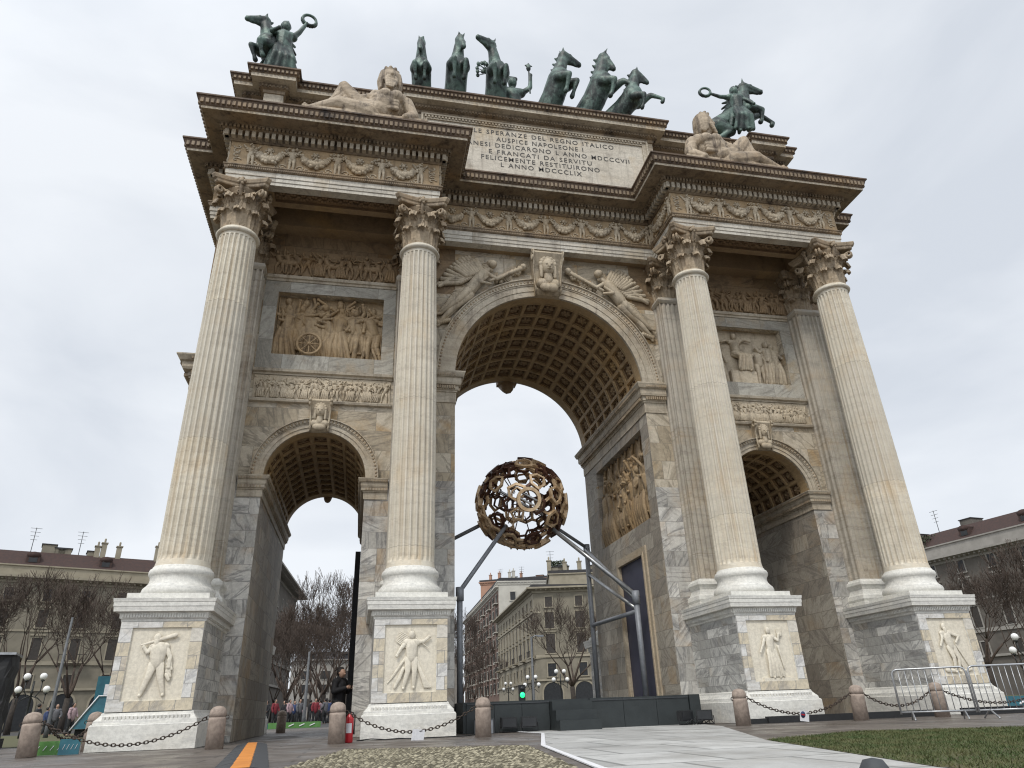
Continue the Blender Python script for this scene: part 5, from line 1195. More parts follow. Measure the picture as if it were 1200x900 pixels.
for v in bm.verts:
    c=v.co.normalized()
    if any((c-h).length<.28 for h in hl) or (c-view).length<.2: continue
    if len(v.link_faces)==6 and r.random()<.2: continue
    cnt+=1; hexring(v,1.0+r.uniform(-.05,.04),.055,1.15,.83,plates,0 if r.random()<.7 else 1,cnt%2); allp.append(c)
    if r.random()<.6: hexring(v,.86+r.uniform(-.03,.03),.04,1.0,.80,dark,0 if r.random()<.35 else 1,(cnt+1)%2)
    lnk.cap(c.cross(view).normalized()*.08*0+v.link_faces[0].calc_center_median().normalized()*SR*.98,v.link_faces[0].calc_center_median().normalized()*SR*.84,.03,.03,n=5)
    if cnt%9==0: lnk.cap(c*SR*.86,c*SR*.30,.02,.02,n=5)
bm.free()
plates.obj('outer_plates',[MT['gold'],MT['goldd']],E_); dark.obj('inner_plates',[MT['gold'],MT['goldd']],E_)
lnk.obj('links',MT['goldd'],E_)
rg=MB(); a,b=frame_of((view+Vector((.15,0,.1))).normalized()); nv=(view+Vector((.15,0,.1))).normalized()
vs=[];k=36
for lay in (1.82,1.60):
    for rr in (.42,.31): vs+=[nv*lay+(a*cos(2*PI*i/k)+b*sin(2*PI*i/k))*rr for i in range(k)]
rg.add(vs,[f for i in range(k) for f in ((i,(i+1)%k,k+(i+1)%k,k+i),(2*k+i,3*k+i,3*k+(i+1)%k,2*k+(i+1)%k),(i,2*k+i,2*k+(i+1)%k,(i+1)%k),(k+i,k+(i+1)%k,3*k+(i+1)%k,3*k+i))])
rg.obj('centre_ring',MT['gold'],E_)
rg=MB(); dd=(rt*.85-up*.5).normalized()
for s in (-.1,.1): u=dd.cross(nv).normalized(); rg.cap(nv*1.7-dd*.33+u*s,nv*1.7+dd*.33+u*s,.04,.04)
rg.cap(nv*.3-dd*.9,nv*.2+dd*.9,.05,.05); rg.obj('axle',MT['rod'],E_)
F_=empty('support_frame',(0,6,.69),'grey steel posts and rods holding up the lattice sphere','steel frame')
def rodp(name,pts,r_,m): 
    mb=MB(); mb.tube([Vector(p)-Vector((0,6,.69)) for p in pts],r_,0,12); return mb.obj(name,m,F_)
FR,FL,BR,BL=Vector((2.80,3.5,3.68)),Vector((-2.86,3.5,3.8)),Vector((2.62,7.6,6.05)),Vector((-3.0,7.6,6.1))
for P_ in (FR,FL,BR,BL):
    rodp('post',[(P_.x,P_.y,.69),P_],.088,MT['steel']); rodp('post_head',[P_+Vector((0,0,-.28)),P_+Vector((0,0,.12))],.125,MT['steel'])
for P_,m,rr in ((FR,MT['rod'],.075),(FL,MT['steel'],.07),(BR,MT['steel'],.065),(BL,MT['steel'],.07)):
    d=(SC-P_).normalized(); rodp('rod',[P_-d*.12,SC-d*(SR*.85)],rr,m)
rodp('rod',[BR+Vector((0,0,-1.0)),FR+Vector((0,0,-.45))],.06,MT['rod']); rodp('rod',[BR+Vector((-.05,-.1,-.1)),FR+Vector((0,0,-.15))],.07,MT['rod'])
rodp('rod',[(BR.x,BR.y,3.2),FR+Vector((0,.0,-.5))],.07,MT['steel'])
# tall dark panel in the left passage
mb=MB(); mb.box(-.03,.10,-.6,.6,0,5.7); mb.box(-.06,.12,-.64,-.6,0,5.73,1); o=mb.obj('tall_panel',[MT['navy'],MT['black']],None,(-6.02,7.7,-.008)); tag(o,'tall dark panel standing against the right wall of the left passage','panel')
# ---- person in the left passage
P_=empty('person',(-6.25,4.0,-.008),'person in a black jacket standing in the left passage, looking down at a phone','person')
mb=MB(); H=1.76; T=lambda v:(v[0]*H,v[1]*H,v[2]*H)
pose=dict(le=(.17,-.03,.64),lh=(.08,-.19,.70),re=(-.17,-.03,.64),rh=(-.03,-.19,.70),lk=(.055,-.01,.28),lf=(.06,.01,.035),rk=(-.055,-.02,.28),rf=(-.065,-.01,.035),head=(0,-.02))
human(mb,T=T,n=14,k=1.02,**pose)
mb.cap((0,-.085,.915),(0,-.10,.90),.011,.014,T=T)
for s in (-1,1):
    mb.sphere((s*.058,-.02,.915),.014,T=T,sc=(.5,1,1.3))
B_=remesh(mb,'body',MT['skin'],.014,2,P_)
fing=MB()
for s,h in ((1,Vector((.08,-.19,.70))),(-1,Vector((-.03,-.19,.70)))):
    for k in range(4): 
        b0=h+Vector((-s*.004,-.02,.016-.010*k)); m_=b0+Vector((-s*.018,-.020+.002*k,.0)); fing.cap(b0,m_,.0055,.005,T=T,n=6); fing.cap(m_,m_+Vector((-s*.013,.008,0)),.005,.0042,T=T,n=6)
    fing.cap(h+Vector((0,.0,.02)),h+Vector((-s*.02,-.012,.032)),.0062,.005,T=T,n=6)
fing.obj('fingers',MT['skin'],B_)
jk=MB(); A=lambda a,b,r0,r1: jk.cap(a,b,r0,r1,T=T,n=14)
A((0,.0,.50),(0,.0,.73),.105,.112); A((.1,0,.785),(-.1,0,.785),.066,.066); A((0,.01,.80),(0,.01,.845),.065,.05); A((.05,0,.46),(-.05,0,.46),.085,.085)
for s in (-1,1): A((s*.105,0,.785),(s*.17,-.03,.64),.052,.044)
A((.17,-.03,.64),(.095,-.165,.69),.043,.034); A((-.17,-.03,.64),(-.045,-.165,.69),.043,.034)
remesh(jk,'jacket',MT['jacket'],.014,2,P_)
tr=MB()
for s,kn,ft in ((1,pose['lk'],pose['lf']),(-1,pose['rk'],pose['rf'])):
    tr.cap((s*.055,0,.50),kn,.075,.055,T=T,n=12); tr.cap(kn,Vector(ft)+Vector((0,0,.03)),.054,.042,T=T,n=12)
remesh(tr,'trousers',MT['black'],.016,2,P_)
sh=MB()
for ft in (pose['lf'],pose['rf']): sh.cap(Vector(ft)+Vector((0,.02,-.012)),Vector(ft)+Vector((0,-.08,-.018)),.028,.024,T=T,n=10)
sh.obj('shoes',MT['rubber'],P_)
hr=MB(); hr.sphere((0,.0,.935),.062,T=T,n=14,sc=(.95,1.08,1.05)); hr.cap((0,-.03,.98),(0,.03,.975),.035,.04,T=T,n=10); hr.obj('hair',MT['hair'],P_)
ph_=MB(); ph_.box(.005,.045,-.222,-.214,.69,.765,T=T); o=ph_.obj('phone',MT['glass'],None,(-6.25,4.0,-.008)); o.rotation_euler=(0,0,.9); tag(o,'dark phone held in both hands by the person in the passage','phone')
P_.rotation_euler=(0,0,.9)

# ================================================================== BACKGROUND
def pos(az,D): return Vector((CX+D*sin(R(az)),CY+D*cos(R(az)),0))
def win_mesh(w,h,ped,shut):
    mb=MB(); t=.16
    mb.box(-w/2-t,-w/2,-.10,.02,-.05,h,0); mb.box(w/2,w/2+t,-.10,.02,-.05,h,0); mb.box(-w/2-t,w/2+t,-.11,.02,h,h+t,0); mb.box(-w/2-t-.08,w/2+t+.08,-.22,.02,-.22,-.05,0)
    if ped: mb.box(-w/2-.3,w/2+.3,-.30,.02,h+t+.12,h+t+.32,0); mb.box(-w/2-.1,w/2+.1,-.16,.02,h+t,h+t+.12,0)
    if shut==1: mb.box(-w/2,0,-.05,.0,0,h,2); mb.box(.0,w/2,-.04,.01,0,h,2)
    if shut==2: 
        for s in (-1,1): mb.box(min(s*w/2,s*(w/2+w*.45)),max(s*w/2,s*(w/2+w*.45)),-.14,-.105,0,h,2)
    mb.box(-.03,.03,-.03,-.01,0,h,2); mb.box(-w/2,w/2,-.03,-.01,h*.66,h*.69,2)
    p=MB(); p.box(-w/2,w/2,.0,.015,-.04,h,0); return mb,p
WC={}
def facade(E,x0,x1,H,rows,bay,wall_m,trim_m,M_=None,balc=(),arcade=0,y=0,rot=0,org=(0,0,0)):
    n=max(1,round((x1-x0)/bay)); w=(x1-x0)/n
    Rm=Matrix.Translation(org)@Matrix.Rotation(rot,4,'Z')
    for (z,ww,wh,ped,sh) in rows:
        key=(ww,wh,ped,sh,trim_m.name)
        if key not in WC: a,b=win_mesh(ww,wh,ped,sh); WC[key]=(a.mesh('window',[trim_m,MT['glass'],MT['shutter']]),b.mesh('pane',[MT['glass']]))
        for i in range(n):
            f=inst('window',WC[key][0],E); f.matrix_local=Rm@Matrix.Translation((x0+w*(i+.5),y-.01,z)); 
            q=bpy.data.objects.new('pane',WC[key][1]); COL.objects.link(q); q.parent=f
    for (z,k0) in balc:
        for i in range(n):
            if (i+k0)%2: continue
            b=MB(); cx=x0+w*(i+.5); b.box(cx-w*.36,cx+w*.36,y-.9,y,z-.18,z,0)
            for j in range(9): b.box(cx-w*.35+w*.7*j/8-.03,cx-w*.35+w*.7*j/8+.03,y-.88,y-.84,z,z+.9,1)
            b.box(cx-w*.36,cx+w*.36,y-.9,y-.82,z+.88,z+.96,1)
            o=b.obj('balcony',[trim_m,MT['shutter']],E); o.matrix_local=Rm
    if arcade:
        for i in range(n):
            cx=x0+w*(i+.5); r_=w*.30; b=MB(); pts=[(cx-r_,.05)]+[(cx-r_*cos(PI*k/12),arcade-r_+r_*sin(PI*k/12)) for k in range(13)]+[(cx+r_,.05)]
            k=len(pts); b.add([(x,y-.012,z) for x,z in pts],[tuple(range(k))],0)
            pr=[(-r_-.25,0)]+[(-(r_+.25)*cos(PI*q/12),arcade-r_+(r_+.25)*sin(PI*q/12)) for q in range(13)]+[(r_+.25,0)]
            vs=[(x,y-.12,z) for x,z in pts]+[(cx+px,y-.12,pz) for px,pz in pr]+[(x,y,z) for x,z in pts]+[(cx+px,y,pz) for px,pz in pr]
            b.add(vs,[f for j in range(k-1) for f in ((j,j+1,k+j+1,k+j),(j,2*k+j,2*k+j+1,j+1),(k+j,k+j+1,3*k+j+1,3*k+j))],1)
            o=b.obj('archway',[MT['glass'],trim_m],E); o.matrix_local=Rm
def building(name,p0,p1,depth,H,rows,label,wall_m,trim_m,bay=4.4,arcade=0,bands=(),balc=(),cornice=.9,attic=None,roof='mansard',roof_m='roof',side=None,chim=4,seed=1):
    d=p1-p0; L_=d.length; ang=math.atan2(d.y,d.x); E=empty(name,p0,label,'building',None,ang); r=random.Random(seed)
    w=MB(); w.box(0,L_,0,depth,-.5,H); w.obj('wall',wall_m,E)
    c=MB()
    for z,o_,h in bands: c.box(-o_,L_+o_,-o_,.02,z,z+h); c.box(L_-.02,L_+o_,-o_,depth,z,z+h); c.box(-o_,.02,-o_,depth,z,z+h)
    c.sweep([(0,depth),(0,0),(L_,0),(L_,depth)],[(0,H-.9),(.15,H-.85),(.2,H-.5),(cornice*.8,H-.3),(cornice,H-.25),(cornice,H+.02),(-.2,H+.05)],0,False)
    for i in range(int(L_/.8)): c.box(.4+.8*i,.65+.8*i,-cornice*.7,0,H-.52,H-.3)
    c.obj('cornice',trim_m,E)
    facade(E,0,L_,H,rows,bay,wall_m,trim_m,balc=balc,arcade=arcade)
    if side: facade(E,0,side,H,rows,bay,wall_m,trim_m,balc=balc,arcade=arcade,org=(L_,0,0),rot=PI/2)
    z=H+.05
    if attic:
        a=MB(); a.box(attic[1],L_-attic[1],attic[1],depth-1,H,H+attic[0]); a.box(attic[1]-.2,L_-attic[1]+.2,attic[1]-.2,depth-.8,H+attic[0],H+attic[0]+.18); a.obj('attic',trim_m,E); z=H+attic[0]+.18
    rf=MB(); o=(attic[1]-.2 if attic else -.3)
    if roof=='mansard':
        i_=2.2; h_=2.2; x0,x1,y0,y1=o,L_-o,o,depth
        rf.add([(x0,y0,z),(x1,y0,z),(x1,y1,z),(x0,y1,z),(x0+i_,y0+i_,z+h_),(x1-i_,y0+i_,z+h_),(x1-i_,y1-i_,z+h_),(x0+i_,y1-i_,z+h_)],[(0,1,5,4),(1,2,6,5),(2,3,7,6),(3,0,4,7),(4,5,6,7)]); zt=z+h_
    elif roof=='flat': rf.box(o,L_-o,o,depth,z,z+.5); zt=z+.5
    RF=rf.obj('roof',MT[roof_m],E)
    if roof=='mansard':
        for i in range(max(1,int(L_/9))):
            x=4+9*i; m=MB(); m.box(x-.8,x+.8,o+.3,o+2.6,z+.2,z+1.5,0); m.lathe([(.85,o+.25),(.85,o+2.6)],12,0,T=lambda v,x=x:(x+v[0],v[2],z+1.45+v[1]*.5)); m.box(x-.5,x+.5,o+.26,o+.3,z+.4,z+1.4,1); m.obj('dormer',[MT[roof_m],MT['glass']],RF)
    for i in range(chim):
        x=r.uniform(2,L_-2); m=MB(); h=r.uniform(1.2,2.4); m.box(x-.35,x+.35,3.0,3.8,zt-.5,zt+h); m.box(x-.45,x+.45,2.9,3.9,zt+h,zt+h+.15); m.cap((x,3.4,zt+h+.1),(x,3.4,zt+h+.7),.14,.14,n=6); m.obj('chimney',trim_m,RF)
    for i in range(chim):
        x=r.uniform(1.5,L_-2.5); m=MB(); h=r.uniform(.5,1.3); w_=r.uniform(.8,2.6); m.box(x,x+w_,3.5,6,zt-.4,zt+h,0); m.box(x-.12,x+w_+.12,3.38,6.12,zt+h,zt+h+.12,1); m.obj('roof_hut',[wall_m,MT['roofd']],RF)
    for i in range(max(1,chim//2)):
        x=r.uniform(2,L_-2); m=MB(); m.cap((x,4,zt-.2),(x,4,zt+3.6),.05,.04,n=5)
        for q in range(4): m.cap((x-.7+.1*q,4,zt+3.5-.55*q),(x+.7-.1*q,4,zt+3.5-.55*q),.03,.03,n=4)
        m.obj('antenna',MT['lamp'],RF)
    return E
cream=plain('cream_ashlar_facade',(.24,.215,.165),(.175,.158,.12),.9,.6); cream2=plain('pale_cream_trim',(.33,.295,.225),(.26,.23,.17),.9,.8)
greyf=plain('grey_brown_facade',(.14,.125,.108),(.10,.09,.078),.9,.6); greyt=plain('pale_grey_trim',(.33,.31,.28),(.26,.245,.22),.9,.8)
whitef=plain('off_white_render',(.52,.50,.44),(.44,.42,.37),.9,.5); pinkf=plain('salmon_pink_render',(.40,.235,.165),(.34,.20,.14),.9,.5); brownf=plain('brown_brick_facade',(.20,.13,.10),(.15,.10,.08),.9,.8)
rowsA=[(5.1,1.05,1.6,0,1),(8.6,1.15,2.7,1,1),(12.7,1.15,2.2,1,1),(16.1,1.05,1.6,0,0)]
building('apartment_building',pos(-29,118),pos(-11.5,119),16,19.2,rowsA,'cream stone palazzo with brown red mansard roof, behind the bare trees at far left',cream,cream2,4.6,4.4,[(4.75,.25,.3),(7.9,.18,.5),(12.1,.12,.25)],[(8.3,0)],1.1,(1.6,1.2),'mansard','roof',chim=6,seed=2)
building('apartment_building',pos(40.2,127),pos(58,104),18,18.6,rowsA,'grey brown palazzo with long pale cornice, behind bare trees at the right edge',greyf,greyt,4.6,0,[(4.75,.25,.3),(7.9,.18,.5),(12.1,.12,.25)],[],1.3,(1.9,.9),'mansard','roof',chim=5,seed=5)
building('apartment_building',pos(10.6,166),pos(13.5,120),20,18.9,[(4.9,1.2,1.9,0,0),(8.4,1.3,2.6,1,1),(12.2,1.3,2.2,0,0),(15.6,1.1,1.5,0,0)],'cream corner palazzo in the central arch, street side in steep perspective',cream2,cream2,4.4,0,[(4.4,.25,.3),(7.7,.18,.4),(14.8,.2,.3)],[(8.1,0)],1.1,None,'flat','roofd',chim=0,seed=3)
building('apartment_building',pos(13.5,120),pos(23,122),20,18.9,[(5.1,1.3,1.9,0,0),(8.6,1.5,2.9,1,1),(12.4,1.5,2.5,0,1),(15.8,1.2,1.6,0,1)],'cream palazzo front behind the large bare tree, dark cornice and arched ground floor',cream,cream2,5.0,4.2,[(4.4,.25,.3),(7.9,.18,.4)],[],1.1,(2.6,3.0),'flat','roofd',chim=5,seed=4)
building('apartment_building',pos(8.0,245),pos(10.7,172),30,27.5,[(4+3.3*i,1.5,2.1,0,2) for i in range(7)],'tall white and brown block of flats with rows of balconies down the street',brownf,whitef,5.5,0,[],[(4+3.3*i,i%2) for i in range(1,7)],.8,(1.5,.6),'flat','roofd',chim=2,seed=7)
building('apartment_building',pos(10.75,171),pos(15.2,173),18,28.6,[(9.5,1.3,2.0,0,0),(13.5,1.3,2.0,0,0),(24.2,1.3,1.9,0,0)],'plain white gable wall rising behind the cream corner palazzo',whitef,whitef,7.5,0,[],[],.4,None,'flat','roofd',chim=2,seed=8)
building('apartment_building',pos(9.3,205),pos(16.0,200),15,34.0,[(27+0*i,2.2,1.6,0,0) for i in range(1)]+[(30.6,2.2,1.6,0,0)],'salmon pink top storeys of a block behind the white gable',pinkf,pinkf,7,0,[],[],.5,None,'flat','roofd',chim=3,seed=9)
building('apartment_building',pos(-7.4,104),pos(-5.0,138),8,20.6,rowsA,'grey brown house with deep eaves at the left edge of the left passage',greyf,greyt,4.6,0,[(4.75,.25,.3),(7.9,.18,.5)],[(12.1,0)],1.9,None,'mansard','roofd',chim=1,seed=10)
building('apartment_building',pos(-4.5,215),pos(7.5,225),15,15,[(3+3.5*i,1.4,2,0,2) for i in range(3)],'pale far house barely showing through the trees in the left passage',greyt,greyt,5,0,[],[],.7,None,'mansard','roofd',chim=2,seed=12)

# ---- bare trees
def tree_mesh(seed,H,spread=1.0,trunk=.22,upright=.75,limbs=5,dense=1):
    r=random.Random(seed); T_=MB(); C_=MB()
    def grow(p,d,l,rad,dep):
        n=4; pts=[p]; rs=[rad]; q=p; dd=d.copy()
        for i in range(n):
            dd=(dd+Vector((r.uniform(-.16,.16),r.uniform(-.16,.16),r.uniform(-.05,.14)))).normalized(); q=q+dd*l/n; pts.append(q); rs.append(max(.017,rad*(1-.38*(i+1)/n)))
        (C_ if dep>0 else T_).tube(pts,rs,0,7 if dep<2 else (4 if dep<4 else 3))
        if dep>=5+dense: return
        k=(3 if r.random()<.35 else 2) if dep<4 else (3 if r.random()<.7 else 2)
        if dep>2: # side twigs
            for j in range(dense+2):
                t=r.randint(1,n-1); a=r.uniform(0,2*PI); o=dd.orthogonal().normalized(); o.rotate(Matrix.Rotation(a,3,dd)); e=(dd*.7+o*.9+Vector((0,0,.2))).normalized(); C_.tube([pts[t],pts[t]+e*l*.35,pts[t]+(e+Vector((0,0,.25)))*l*.62],[max(.017,rad*.45),max(.016,rad*.32),.012],0,3)
        for j in range(k):
            a=r.uniform(0,2*PI); o=dd.orthogonal().normalized(); o.rotate(Matrix.Rotation(a+j*2*PI/k,3,dd)); sp=r.uniform(.28,.6)*spread
            grow(pts[-1],(dd+o*sp+Vector((0,0,upright*.25))).normalized(),l*r.uniform(.70,.88),rs[-1]*r.uniform(.66,.82),dep+1)
    base=H*.22; pts=[Vector((0,0,-.2)),Vector((r.uniform(-.1,.1),0,base*.5)),Vector((r.uniform(-.25,.25),r.uniform(-.1,.1),base))]
    T_.tube(pts,[trunk*1.25,trunk*1.02,trunk],0,9)
    for j in range(limbs):
        a=2*PI*j/limbs+r.uniform(-.4,.4); grow(pts[-1],Vector((cos(a)*.55*spread,sin(a)*.55*spread,upright+r.uniform(0,.5))).normalized(),H*.235,trunk*r.uniform(.42,.62),1)
    zs=[v[2] for v in C_.v]; k=H/max(zs)
    for m in (T_,C_): m.v=[(v[0]*k,v[1]*k,v[2]*k) for v in m.v]
    return T_.mesh('trunk',MT['bark']),C_.mesh('crown',MT['twig'])
TV=[tree_mesh(1,13,1.0),tree_mesh(2,13,.9,.2,.8,4),tree_mesh(5,13,1.1,.25,.7,5),tree_mesh(9,14,.55,.16,1.0,5,1),tree_mesh(12,13,1.25,.3,.62,6)]
trees=[(-21.7,72,13.0,0,'bare street tree with a forked trunk, left of the two nearest the dark draped tower'),(-25.2,76,13,1,'bare street tree cut by the left picture edge'),(-18.9,70,12.8,2,'wide bare street tree in the middle of the row at far left'),(-16.6,80,12.6,0,'bare street tree fourth in the row at far left'),(-14.6,84,12.4,1,'bare street tree next to the leftmost column base'),
 (-7.0,82,10.5,2,'bare tree in front of the grey house in the left passage'),(-5.2,64,8.2,0,'low bare tree at the left of the left passage'),(-3.4,88,13.5,3,'slim bare tree with dense upright twigs in the left passage'),(-1.9,70,13.6,3,'tallest slim bare tree next to the dark panel in the left passage'),(-2.4,95,14.5,4,'broad tall bare tree behind the tallest slim one'),(-5.0,92,13,4,'broad bare tree behind the low ones in the left passage'),(-3.9,74,10.5,1,'forked bare tree beside the grey pole in the left passage'),(-.9,90,14,2,'broad bare tree just left of the dark panel'),(-4.4,100,13,3,'distant slim bare tree behind the others in the left passage'),(-.3,78,12.5,1,'bare tree half hidden by the pier right of the left passage'),(-2.8,58,7.6,2,'low bare tree in the middle of the left passage'),(-6.0,110,12,1,'distant bare tree before the grey house in the left passage'),
 (16.2,82,12.6,4,'large spreading bare tree before the cream palazzo in the central arch'),(8.8,85,8.5,0,'small bare tree beside the left steel post in the central arch'),(7.9,70,9.5,3,'slim bare tree just right of the second pedestal'),(9.6,120,9.5,2,'distant small bare tree in the street in the central arch'),
 (44.2,68,10.8,4,'bare tree with thick trunk just right of the rightmost pedestal'),(41.6,80,11.5,2,'bare tree whose crown shows behind the rightmost column base'),(47.6,66,11.2,0,'bare tree at the right picture edge behind the globe lamp'),(46.0,90,12.2,1,'distant bare tree between the two nearest at the right edge'),(50.5,66,11,2,'bare tree just past the right picture edge')]
r=random.Random(8)
for az,D,H_,v,l in trees:
    E=empty('bare_tree',pos(az,D),l,'tree','leafless street trees around the square',r.uniform(0,6.28)); k=H_/13 if v!=3 else H_/14; E.scale=(k*1.0,k*1.0,k)
    inst('trunk',TV[v][0],E); inst('crown',TV[v][1],E)
# evergreen shrub tops on the roof at right
# ---- globe lamps
def globe_lamp(az,D,l,h=3.0,rz=0,k=1):
    E=empty('globe_lamp',pos(az,D),l,'street lamp','street lamps with four white globes',rz); E.scale=(k,k,k)
    m=MB(); m.lathe([(.16,0),(.16,.3),(.10,.45),(.06,.6),(.05,h-.9),(.09,h-.85),(.05,h-.75),(.04,h-.3)],12); m.obj('post',MT['lamp'],E)
    for i,(dx,dz) in enumerate(((-.36,0),(.36,0),(-.62,-.62),(.62,-.62))):
        a=MB(); a.tube([(0,0,h-1.0),(dx*.5,0,h-1.05+dz*.1),(dx,0,h-.75+dz),(dx,0,h-.28+dz)],.03,0,6); a.lathe([(.08,h-.32+dz),(.1,h-.26+dz),(.05,h-.24+dz)],10,c=(dx,0)); A_=a.obj('arm',MT['lamp'],E)
        g=MB(); g.sphere((dx,0,h-.08+dz),.17,n=16); g.obj('globe',MT['globe'],A_)
globe_lamp(-20.9,46,'four globe street lamp behind the leftmost bollard',2.95,.2)
globe_lamp(46.6,45,'four globe street lamp at the right picture edge',3.05,-.6)
globe_lamp(15.3,62,'four globe street lamp before the trunk of the large central tree',3.3,.2)
globe_lamp(13.1,66,'four globe street lamp left of the central tree, near the green signal',3.1,.0)
globe_lamp(11.3,90,'distant four globe street lamp down the central street',3.4,.3)
MT['pole']=plain('dull_grey_pole',(.13,.135,.14),(.09,.095,.10),.6,8,.2,.05)
def pole(az,D,h,l,arm=0,r_=.09):
    E=empty('light_pole',pos(az,D),l,'pole'); m=MB(); m.lathe([(r_*1.3,0),(r_*1.2,.5),(r_,.6),(r_*.6,h)],10); m.obj('shaft',MT['pole'],E)
    if arm: m=MB(); m.tube([(0,0,h-.1),(arm*.5,0,h+.1),(arm,0,h+.05)],.04,0,6); m.box(min(arm*.8,arm*1.5),max(arm*.8,arm*1.5),-.15,.15,h,h+.13); m.obj('lamp_head',MT['steel'],E)
pole(-19.6,44,5.6,'tall grey pole rising behind the leftmost bollard chain',0,.09); pole(-3.7,48,4.2,'grey pole among the bare trees in the left passage',0,.10); pole(13.2,62,6.0,'street light pole before the cream corner palazzo',.7,.11); pass
# green signal
E=empty('traffic_signal',pos(12.35,55),'green traffic signal showing above the platform left part','traffic light',None,.1)
m=MB(); m.box(-.22,.22,-.02,.25,.5,2.1); m.box(-.05,.05,.0,.1,0,.5); m.obj('housing',MT['black'],E); m=MB(); m.lathe([(.19,0),(.16,.05),(0,.08)],20,T=lambda v:(v[0],-.03-v[2],1.42+v[1])); m.obj('green_light',MT['ledg'],E)
m=MB(); m.lathe([(.15,0),(.13,.03),(0,.05)],20,T=lambda v:(v[0],-.03-v[2],1.85+v[1])); m.obj('dark_lens',MT['glass'],E)
# ---- far bystanders seen through the left passage
def walker(seed):
    r=random.Random(seed); m=MB(); T=lambda v:(v[0]*1.7,v[1]*1.7,v[2]*1.7)
    kw=dict(le=(.16,-.03,.64),lh=(.12,-.12,.55),re=(-.16,-.02,.64),rh=(-.15,-.08,.50),lk=(.06,-.04,.28),lf=(.07,.02,.03),rk=(-.06,.0,.28),rf=(-.07,.03,.03)); human(m,T=T,n=9,**kw)
    b=remesh(m,'body',MT['skin'],.03,1)
    j=MB(); A=lambda a,b_,r0,r1: j.cap(a,b_,r0,r1,T=T,n=9)
    A((0,0,.50),(0,0,.73),.105,.11); A((.1,0,.785),(-.1,0,.785),.06,.06); A((.1,0,.78),(.16,-.03,.64),.05,.045); A((-.1,0,.78),(-.16,-.02,.64),.05,.045); A((.16,-.03,.64),(.125,-.10,.565),.042,.036); A((-.16,-.02,.64),(-.152,-.07,.52),.042,.036)
    t=MB(); B=lambda a,b_,r0,r1: t.cap(a,b_,r0,r1,T=T,n=9)
    B((.055,0,.5),(.06,-.04,.28),.07,.055); B((.06,-.04,.28),(.07,.02,.06),.052,.042); B((-.055,0,.5),(-.06,0,.28),.07,.055); B((-.06,0,.28),(-.07,.03,.06),.052,.042)
    h=MB(); h.sphere((0,.005,.93),.064,T=T,n=10)
    return b.data,b,j,t.mesh('trousers',MT['black']),h.mesh('hair',MT['hair'])
wb=walker(1); bpy.data.objects.remove(wb[1]); jm={}
for k_,m_ in (('red',MT['jred']),('blue',MT['jblue']),('black',MT['jacket']),('grey',MT['jgrey']),('pink',MT['jpink'])): jm[k_]=wb[2].mesh('jacket',m_)
folk=[(-6.3,58,'black','left of the far bollard in the left passage'),(-5.75,55,'red','right beside the far bollard, nearest red jacket'),(-5.1,60,'black','just right of the far bollard'),(-4.75,57,'pink','first pale jacket right of the far bollard'),(-4.4,62,'blue','left of the grey pole in the passage'),(-4.05,56,'grey','close left of the grey pole'),(-3.3,60,'black','close right of the grey pole'),(-2.95,56,'red','right of the grey pole, in red'),(-2.6,61,'pink','pale jacket right of the pole'),(-2.25,57,'grey','left of the standing man with the phone'),(-1.95,60,'blue','next to the standing man with the phone'),(-4.95,70,'grey','far back behind the pale jacket'),(-3.7,72,'pink','far back behind the grey pole'),
      (-20.3,50,'black','behind the leftmost bollard chain'),(-19.3,52,'grey','at the foot of the tall grey pole at far left'),(-18.4,50,'pink','left of the teal booth'),(-19.8,60,'blue','under the arcade side of the tall pole')]
for az,D,c,l in folk:
    P_=empty('person',pos(az,D),'distant person in a '+c+' jacket, '+l,'person','people standing across the square',r.uniform(-2.5,2.5)); P_['label']=' '.join(P_['label'].split()[:16])
    inst('body',wb[0],P_); inst('jacket',jm[c],P_); inst('trousers',wb[3],P_); inst('hair',wb[4],P_)
# low printed boards, booth, draped tower
def board(az,D,w,h,mat,l,z=0,rz=0):
    m=MB(); m.box(-w/2,w/2,-.02,.02,z,z+h); q=m.obj('printed_board',mat); q.location=pos(az,D); q.rotation_euler=(0,0,rz); tag(q,l,'board','low printed boards standing on the ground')
    m=MB()
    for i in range(4): m.cap((-w*.3+w*.2*i,-.025,z+h*.35),(-w*.22+w*.2*i,-.025,z+h*.65),.012*w,.012*w,n=5)
    m.obj('white_marks',MT['white'],q)
board(-4.3,41,2.6,.28,MT['green'],'long low lime green board in the left passage'); board(-6.2,42,2.0,.24,MT['teal'],'low teal board in the left passage, left of the lime green one')
board(-19.35,17.5,.62,.24,MT['green'],'lime green printed board between the two leftmost bollards'); board(-18.15,17.2,.36,.27,MT['teal'],'teal and white board between the lime board and the second bollard')
board(46.5,30,3.0,.35,MT['teal'],'pale blue board behind the right crowd barrier')
E=empty('event_booth',pos(-17.2,40),'teal booth with slanted glazed front left of the leftmost pedestal','booth',None,.3)
m=MB(); m.box(-.1,.95,0,.8,0,2.55); m.obj('wall',MT['teal'],E)
m=MB(); m.add([(-.75,-.3,.35),(1.3,-.3,.35),(1.3,-.05,1.65),(.1,-.05,1.65),(-.75,.5,.35),(1.3,.5,.35),(1.3,.3,1.65),(.1,.3,1.65)],[(0,1,2,3),(5,4,7,6),(3,2,6,7),(0,3,7,4),(1,5,6,2),(0,4,5,1)]); m.obj('slanted_front',MT['teal'],E)
m=MB(); m.box(.25,.42,-.02,0,1.75,2.2); m.obj('phone_symbol',MT['white'],E)
m=MB(); m.tube([(-.8,-.35,.3),(.08,-.08,1.7),(1.32,-.08,1.7)],.035,0,6); m.obj('white_edge',MT['white'],E)
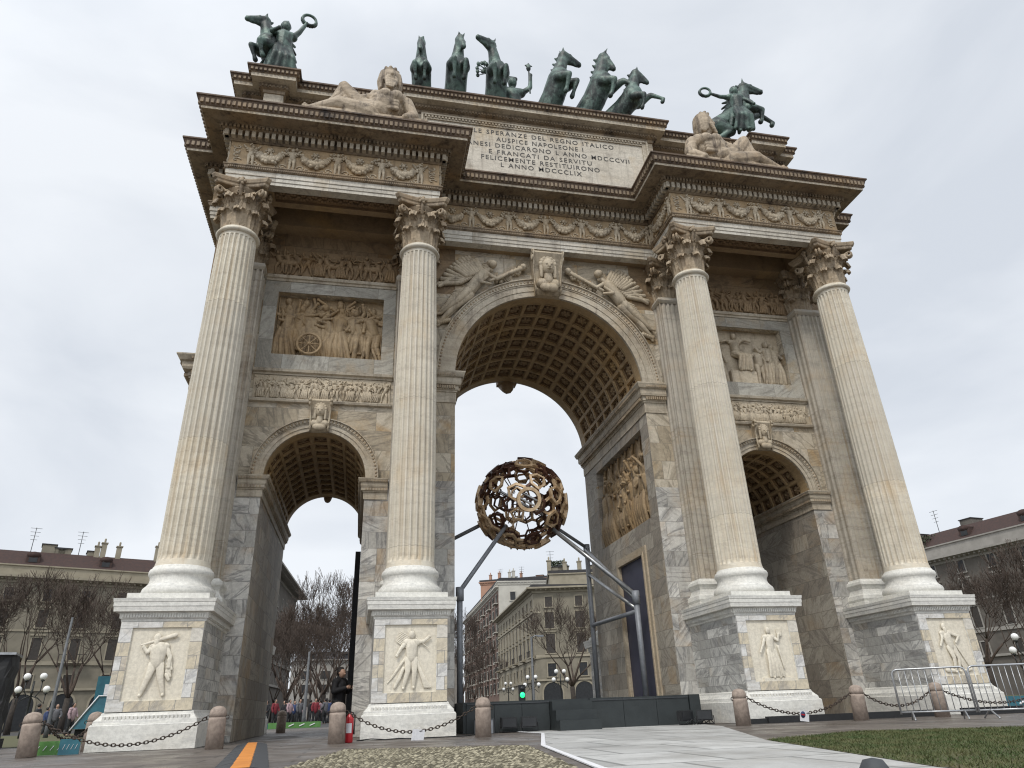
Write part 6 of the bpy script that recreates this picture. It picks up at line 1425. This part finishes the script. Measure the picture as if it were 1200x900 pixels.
for i in range(4): m=MB(); m.tube([(-.2+.25*i,-.30,.65),(.1+.25*i,-.25,.95),(.4+.2*i,-.27,.85)],.03,0,5); m.obj('green_stripe',MT['green'],E)
m=MB(); m.box(-.6,1.2,0,.6,0,.34); m.obj('base',MT['black'],E)
E=empty('draped_tower',pos(-24.2,25),'tall structure draped in black cloth at the left picture edge','tower',None,.25)
m=MB(); r2=random.Random(3); n=26; vs=[]
for k in range(9):
    z=2.3*k/8
    for i in range(n):
        t=i/n; q=t*4; sx=[(-.9,-.6),(.9,-.6),(.9,.6),(-.9,.6),(-.9,-.6)]; a=sx[int(q)]; b=sx[int(q)+1]; f=q-int(q); o=r2.uniform(-.05,.05)+.05*sin(i*2.1+z)
        vs.append((a[0]+(b[0]-a[0])*f+o,a[1]+(b[1]-a[1])*f+o,z))
m.add(vs,[(k*n+i,k*n+(i+1)%n,(k+1)*n+(i+1)%n,(k+1)*n+i) for k in range(8) for i in range(n)]+[tuple(range(8*n,9*n))],0,False); m.obj('cloth_cover',MT['black'],E)
m=MB(); m.box(-.95,.95,-.65,.65,2.3,2.36); m.obj('top_board',MT['rod'],E)
E=tag(MB().obj('low_black_barrier',MT['black']),'low black barrier bar at the foot of the draped tower','barrier') if False else None
m=MB(); m.box(-1.2,.5,-.1,.1,.12,.30); m.box(-1.0,-.9,-.25,.25,-.01,.12); m.box(.2,.3,-.25,.25,-.01,.12); q=m.obj('low_barrier',MT['black']); q.location=pos(-23.2,20); tag(q,'low black bar barrier behind the leftmost bollard','barrier')
# hedge band and roof shrubs
def shrub(name,loc,sx,sy,sz,n,seed,l,c='shrub'):
    r=random.Random(seed); m=MB()
    for i in range(n):
        a=r.uniform(0,2*PI); t=r.random()**.5; z=r.random()**.7; x=cos(a)*t*sx*(1-z*.3); y=sin(a)*t*sy; zz=z*sz; q=Vector((r.uniform(-1,1),r.uniform(-1,1),r.uniform(-1,1)))*.12*max(.6,sz*.5); w=Vector((r.uniform(-1,1),r.uniform(-1,1),r.uniform(-1,1)))*.10*max(.6,sz*.5)
        p=Vector((x,y,zz)); m.add([p-q,p+w,p+q,p-w],[(0,1,2,3)])
    o=m.obj(name,MT['leaf']); o.location=loc; tag(o,l,c); return o
MT['leaf']=plain('dark_evergreen_leaf',(.035,.05,.02),(.05,.06,.03),.7,3,bump=0)
shrub('shrub',pos(42.9,125)+Vector((0,0,20.2)),2.2,1.4,2.4,900,3,'dark shrub on the roof terrace of the grey palazzo at right')
shrub('shrub',pos(15.6,128)+Vector((0,0,21.5)),2.2,1.5,3.2,900,4,'dark shrub on the roof terrace behind the central steel post')
m=MB()
